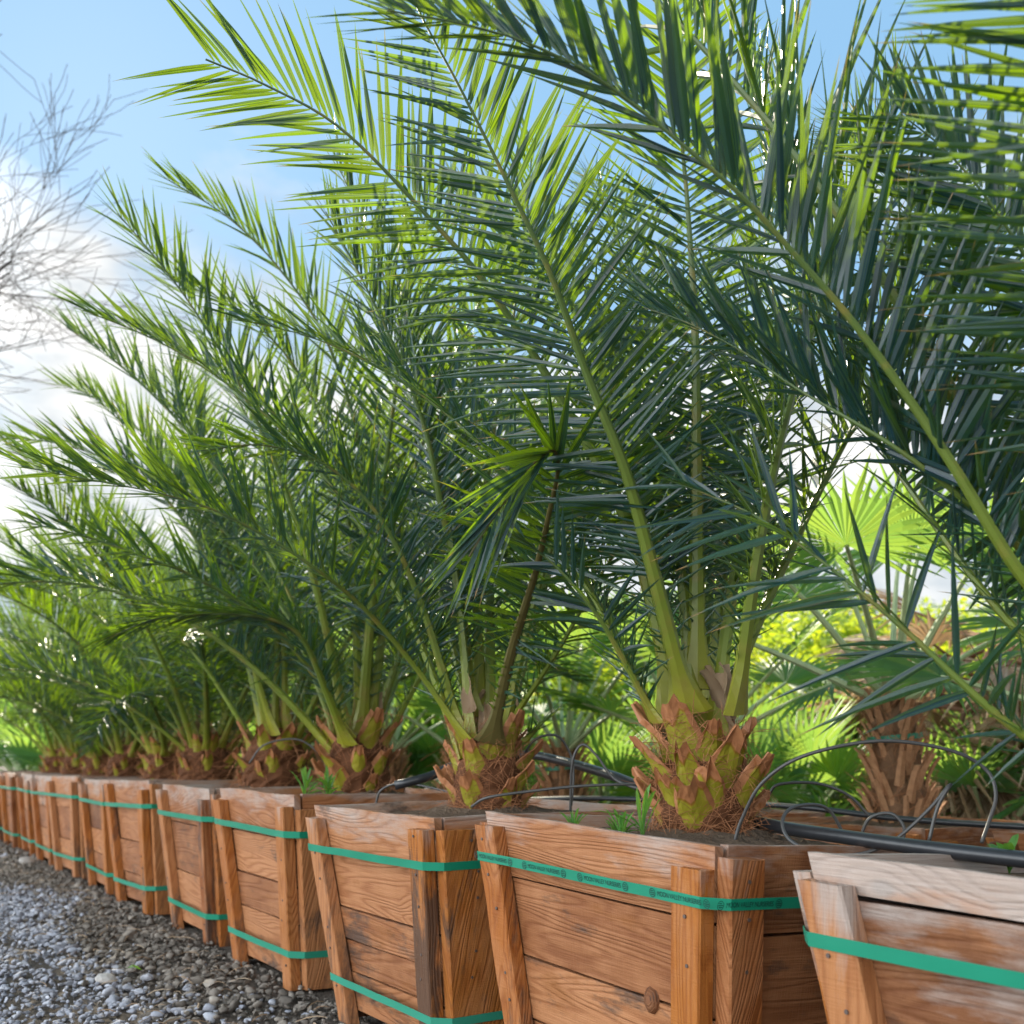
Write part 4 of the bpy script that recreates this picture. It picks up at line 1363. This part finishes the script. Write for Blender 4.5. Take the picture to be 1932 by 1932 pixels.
def gravel():
    rg = np.random.default_rng(4)
    V0, F0 = ico(); V1, F1 = subdivide(V0, F0)
    def blob(V, seed):
        r = np.random.default_rng(seed)
        D = r.normal(size=(8, 3)); D /= np.linalg.norm(D, axis=1)[:, None]
        W = V.copy()
        for d in D:                      # planar cuts make angular chips
            h = W @ d
            lim = r.uniform(0.25, 0.65)
            over = np.maximum(0, h - lim)
            W -= over[:, None] * d * 1.0
        return W * (1 + r.uniform(-0.06, 0.06, size=(len(W), 1)))
    near = [blob(V1, k) for k in range(10)]
    far = [blob(V0, 50 + k) for k in range(8)]
    AV, AF, AR, AZ = [], [], [], []
    base = 0
    P0 = np.array(BOXES[3][0]); row = np.array((ROW.x, ROW.y)); out = np.array((-DEEP.x, -DEEP.y))
    def put(n, a0, a1, b0, b1, s0, s1, shapes, F, zlift):
        nonlocal base
        A = rg.uniform(a0, a1, n); Bq = rg.uniform(b0, b1, n)
        for a, bb in zip(A, Bq):
            xy = P0 + row * a + out * bb
            s = rg.uniform(s0, s1) * (1.0 if rg.random() > 0.06 else 1.5)
            V = shapes[rg.integers(len(shapes))]
            th = rg.uniform(0, 6.2832)
            sc = np.array((s * rg.uniform(0.9, 1.35), s * rg.uniform(0.75, 1.0), s * rg.uniform(0.5, 0.8)))
            W = V * sc
            tx = rg.normal(0, 0.35)
            W = W @ np.array(((1, 0, 0), (0, math.cos(tx), -math.sin(tx)), (0, math.sin(tx), math.cos(tx))))
            c, s_ = math.cos(th), math.sin(th)
            W = W @ np.array(((c, s_, 0), (-s_, c, 0), (0, 0, 1)))
            W = W + np.array((xy[0], xy[1], s * 0.22 + zlift * rg.random()))
            AV.append(W); AF.append(F + base); base += len(V)
            AR.append(np.full(len(V), rg.random() ** 1.1))
            lim = 0.36 + 0.14 * math.sin(xy[0] * 3.1) + 0.10 * math.sin(xy[1] * 2.3 + 1) + rg.normal(0, 0.10)
            AZ.append(np.full(len(V), 1.0 if bb > lim else 0.0))
    # a: along the row from the fourth box, b: distance out on to the path
    put(15000, -2.2, 2.4, -0.12, 2.6, 0.007, 0.0165, near, F1, 0.018)
    put(15000, 2.4, 6.0, -0.12, 3.2, 0.010, 0.020, far, F0, 0.018)
    put(8000, 6.0, 12.0, -0.12, 4.0, 0.018, 0.034, far, F0, 0.018)
    put(700, -2.0, 4.5, -0.05, 0.55, 0.018, 0.030, near, F1, 0.02)
    put(2500, -3.4, -2.2, -0.1, 2.2, 0.012, 0.022, near, F1, 0.018)
    V = np.concatenate(AV); F = np.concatenate(AF)
    me = bpy.data.meshes.new('gravel')
    me.vertices.add(len(V)); me.vertices.foreach_set("co", V.astype(np.float32).ravel())
    me.loops.add(F.size); me.loops.foreach_set("vertex_index", F.astype(np.int32).ravel())
    me.polygons.add(len(F))
    me.polygons.foreach_set("loop_start", np.arange(0, F.size, 3, dtype=np.int32))
    me.update(calc_edges=True)
    for nm, arr in (("rnd", AR), ("zone", AZ)):
        a = me.attributes.new(nm, 'FLOAT', 'POINT')
        a.data.foreach_set("value", np.concatenate(arr).astype(np.float32))
    me.materials.append(M['gravel'])
    me.validate()
    return tag(link('gravel', me), 'grey crushed stone covering the path beside the boxes', 'gravel', kind='stuff')
gravel()

# dry leaflets, root bits and chips dropped along the foot of the boxes
rl = random.Random(21)
b = MB()
for _ in range(330):
    a, o = rl.uniform(-3, 9), min(1.8, abs(rl.gauss(0, 0.38)) - 0.02)
    q = Vector((BOXES[3][0][0], BOXES[3][0][1], 0)) + ROW * a - DEEP * o
    th = rl.uniform(0, 6.28); L = rl.uniform(0.02, 0.11); w = rl.uniform(0.0015, 0.005)
    d = Vector((math.cos(th), math.sin(th), rl.uniform(-0.15, 0.25))); sd = Vector((-math.sin(th), math.cos(th), 0))
    z0 = 0.035 + rl.uniform(0, 0.012); r0 = rl.random()
    pr = None
    for k in range(4):
        u = k / 3
        c = Vector((q.x, q.y, z0)) + d * (L * (u - .5)) + sd * (0.15 * L * math.sin(u * 3 + th)) + Vector((0, 0, 0.006 * math.sin(3.14 * u)))
        ww = w * (1 - abs(u - .45) * 1.3)
        cur = (b.vert(c - sd * ww, rnd=r0, along=.4), b.vert(c + Vector((0, 0, ww * .8)), rnd=r0, along=.4), b.vert(c + sd * ww, rnd=r0, along=.4))
        if pr:
            b.face((pr[0], pr[1], cur[1], cur[0])); b.face((pr[1], pr[2], cur[2], cur[1]))
        pr = cur
tag(link('leaf_litter', b.mesh('leaf_litter', M['dry'])), 'dry brown leaf bits scattered along the foot of the boxes', 'leaf litter', kind='stuff')

# single pale stones and a fallen green leaf on the gravel
def ground_at(x, y):
    a = at(x, y, 1.0) - EYE
    return EYE + a * (-(EYE.z - 0.02) / a.z)
def lone_stone(x, y, s, label, seed):
    rng = random.Random(seed)
    V, F = ico(); V, F = subdivide(V, F)
    b = MB()
    for v in V:
        k = 1 - 0.3 * max(0, v[0] * 0.7 + v[2] * 0.5 - 0.4)
        b.vert((v[0] * s * 1.3 * k + rng.uniform(-.05, .05) * s, v[1] * s * 0.9 * k, v[2] * s * 0.55 * k))
    for f in F: b.face(f)
    p = ground_at(x, y)
    tag(link('stone', b.mesh('stone', M['pale_stone']), loc=(p.x, p.y, 0.03), rot=(0.3, 0.1, rng.uniform(0, 3))), label, 'stone')
lone_stone(200, 1852, 0.032, 'pale pinkish stone lying on the dark gravel near the green leaf', 1)
lone_stone(52, 1627, 0.06, 'pale stone on the gravel in front of the far boxes', 2)
b = MB()
g = [b.vert((x, y, 0.01 * math.cos(x * 60)), rnd=0.5, along=0.3) for x, y in ((-0.03, 0), (-0.01, 0.013), (0.012, 0.012), (0.032, 0.002), (0.012, -0.012), (-0.01, -0.012))]
b.face(g)
p = ground_at(252, 1846)
tag(link('fallen_leaf', b.mesh('fallen_leaf', M['weed']), loc=(p.x, p.y, 0.055), rot=(0.2, 0.2, 0.7)), 'small green leaf lying on the gravel', 'leaf')

# ------------------------------------------------------------------ irrigation hoses and drip tubes
def pipe(name, pts, r, mat, label, cat, group=None, n=60, sides=8):
    P, L = catmull([at(*q) if isinstance(q, tuple) else q for q in pts], n)
    c = P[0].copy()
    b = MB()
    b.tube([p - c for p in P], r, sides)
    return tag(link(name, b.mesh(name, mat, True), loc=c), label, cat, group)
pipe('irrigation_hose', [(745, 1482, 3.75), (810, 1465, 3.78), (870, 1440, 3.9), (985, 1424, 4.0), (1060, 1436, 3.8), (1160, 1465, 3.4), (1260, 1505, 3.1), (1440, 1554, 2.62), (1600, 1580, 2.35), (1760, 1602, 2.15), (1932, 1622, 1.98), (2100, 1640, 1.85)],
     0.0155, M['hose'], 'thick black irrigation hose running across the planter boxes', 'hose', n=80, sides=12)
pipe('irrigation_hose', [(960, 1510, 5.2), (1100, 1506, 4.9), (1300, 1512, 4.6), (1500, 1522, 4.2), (1700, 1545, 3.9), (1932, 1560, 3.6), (2200, 1575, 3.3)], 0.011, M['hose'],
     'grey black pipe along the back row boxes behind the thick hose', 'hose', n=60)
DG = 'thin drip tubes looping over the boxes'
pipe('drip_tube', [(1385, 1592, 2.45), (1400, 1545, 2.45), (1440, 1475, 2.42), (1520, 1425, 2.4), (1660, 1398, 2.38), (1790, 1415, 2.35), (1860, 1452, 2.33), (1879, 1500, 2.3), (1866, 1550, 2.28), (1852, 1590, 2.26)], 0.0042, M['tube'],
     'large drip tube hoop arching right of the stout palm trunk', 'drip tube', DG)
pipe('drip_tube', [(1600, 1590, 2.5), (1560, 1525, 2.5), (1500, 1522, 2.45), (1476, 1548, 2.4), (1490, 1585, 2.35), (1540, 1607, 2.3), (1610, 1613, 2.28), (1680, 1590, 2.28), (1750, 1530, 2.28), (1795, 1477, 2.28), (1770, 1520, 2.27), (1752, 1590, 2.26)], 0.004, M['tube'],
     'drip tube coiled in a low loop below the large hoop', 'drip tube', DG)
pipe('drip_tube', [(1450, 1500, 2.9), (1470, 1480, 2.9), (1540, 1478, 2.9), (1600, 1500, 2.88), (1640, 1540, 2.86)], 0.004, M['tube'], 'short drip tube arc just left of the banded trunk', 'drip tube', DG)
pipe('drip_tube', [(1620, 1590, 2.6), (1640, 1545, 2.6), (1680, 1535, 2.58), (1705, 1560, 2.56), (1702, 1595, 2.55)], 0.004, M['tube'], 'small drip tube hoop in front of the banded trunk', 'drip tube', DG)
pipe('drip_tube', [(1076, 1530, 3.3), (1080, 1440, 3.3), (1098, 1405, 3.3), (1125, 1425, 3.28), (1160, 1470, 3.25), (1210, 1490, 3.2)], 0.0042, M['tube'], 'grey drip tube bent like a crook over the thick hose', 'drip tube', DG)
pipe('drip_tube', [(985, 1430, 3.5), (1010, 1395, 3.5), (1050, 1388, 3.5), (1075, 1420, 3.5), (1082, 1460, 3.48), (1078, 1520, 3.45)], 0.0042, M['tube'], 'dark drip tube arch right of the snapped frond palm', 'drip tube', DG)
pipe('drip_tube', [(708, 1520, 3.9), (720, 1490, 3.9), (760, 1478, 3.88), (830, 1490, 3.8), (905, 1512, 3.55)], 0.0042, M['tube'], 'drip tube bending over the board left of the snapped frond palm', 'drip tube', DG)
pipe('drip_tube', [(890, 1522, 3.15), (920, 1505, 3.1), (1000, 1493, 3.1), (1100, 1483, 3.1), (1230, 1478, 3.1)], 0.0042, M['tube'], 'straight drip tube lying between the two middle palm trunks', 'drip tube', DG)
pipe('drip_tube', [(470, 1440, 4.9), (500, 1405, 4.9), (560, 1395, 4.9), (600, 1420, 4.88), (620, 1455, 4.85)], 0.0042, M['tube'], 'dark drip tube arch over the far boxes above the weeds', 'drip tube', DG)

# ------------------------------------------------------------------ weeds
def weed(x, y, d, label, seed, n=9, L=0.06, wide=0.011, up=0.6):
    rng = random.Random(seed)
    b = MB()
    for k in range(n):
        az = k * 2.4 + rng.uniform(-.4, .4)
        el = R(rng.uniform(20, 80)) * up + 0.2
        h = rng.uniform(0, 0.35) * L
        LL = L * rng.uniform(0.7, 1.25)
        d_ = Vector((math.cos(az) * math.cos(el), math.sin(az) * math.cos(el), math.sin(el)))
        s = Vector((-math.sin(az), math.cos(az), 0)); nn = s.cross(d_)
        r = rng.random()
        rows = []
        for (u, w) in ((0, .2), (.25, .55), (.55, 1.0), (.8, .7)):
            c = Vector((0, 0, h)) + d_ * (LL * u) + Vector((0, 0, -0.35 * LL * u * u))
            rows.append((b.vert(c - s * wide * w + nn * -0.002, rnd=r, along=u * .8), b.vert(c, rnd=r, along=u * .8), b.vert(c + s * wide * w + nn * -0.002, rnd=r, along=u * .8)))
        tip = b.vert(Vector((0, 0, h)) + d_ * LL + Vector((0, 0, -0.35 * LL)), rnd=r, along=.8)
        for A, B in zip(rows, rows[1:]):
            b.face((A[0], A[1], B[1], B[0])); b.face((A[1], A[2], B[2], B[1]))
        A = rows[-1]; b.face((A[0], A[1], tip)); b.face((A[1], A[2], tip))
    b.tube([(0, 0, -0.01), (0, 0, 0.4 * L)], [0.002, 0.0012], 5, 0, rnd=.5, along=.3)
    tag(link('weed', b.mesh('weed', M['weed']), loc=at(x, y, d)), label, 'weed', 'weeds sprouting in the planter boxes')
weed(1083, 1588, 2.5, 'small upright weed at the front rim of the lettered strap box', 1, 16, 0.08, 0.0038, 1.0)
weed(1172, 1598, 2.42, 'leafy rosette weed at the front rim of the lettered strap box', 2, 26, 0.09, 0.0052, 0.85)
weed(1212, 1606, 2.42, 'tall single bladed weed beside the stout palm trunk', 3, 7, 0.16, 0.007, 1.15)
weed(575, 1512, 4.1, 'left green weed clump behind the rim of the sharp posted box', 4, 20, 0.13, 0.006, 0.9)
weed(618, 1512, 4.15, 'right green weed clump behind the rim of the sharp posted box', 5, 20, 0.13, 0.0065, 0.9)
weed(1905, 1650, 2.05, 'broad leaved weed at the right edge of the grey box', 6, 12, 0.075, 0.010, 0.9)
weed(1683, 1642, 2.1, 'tiny weed seedling in the soil of the grey box', 7, 6, 0.016, 0.005, 0.8)
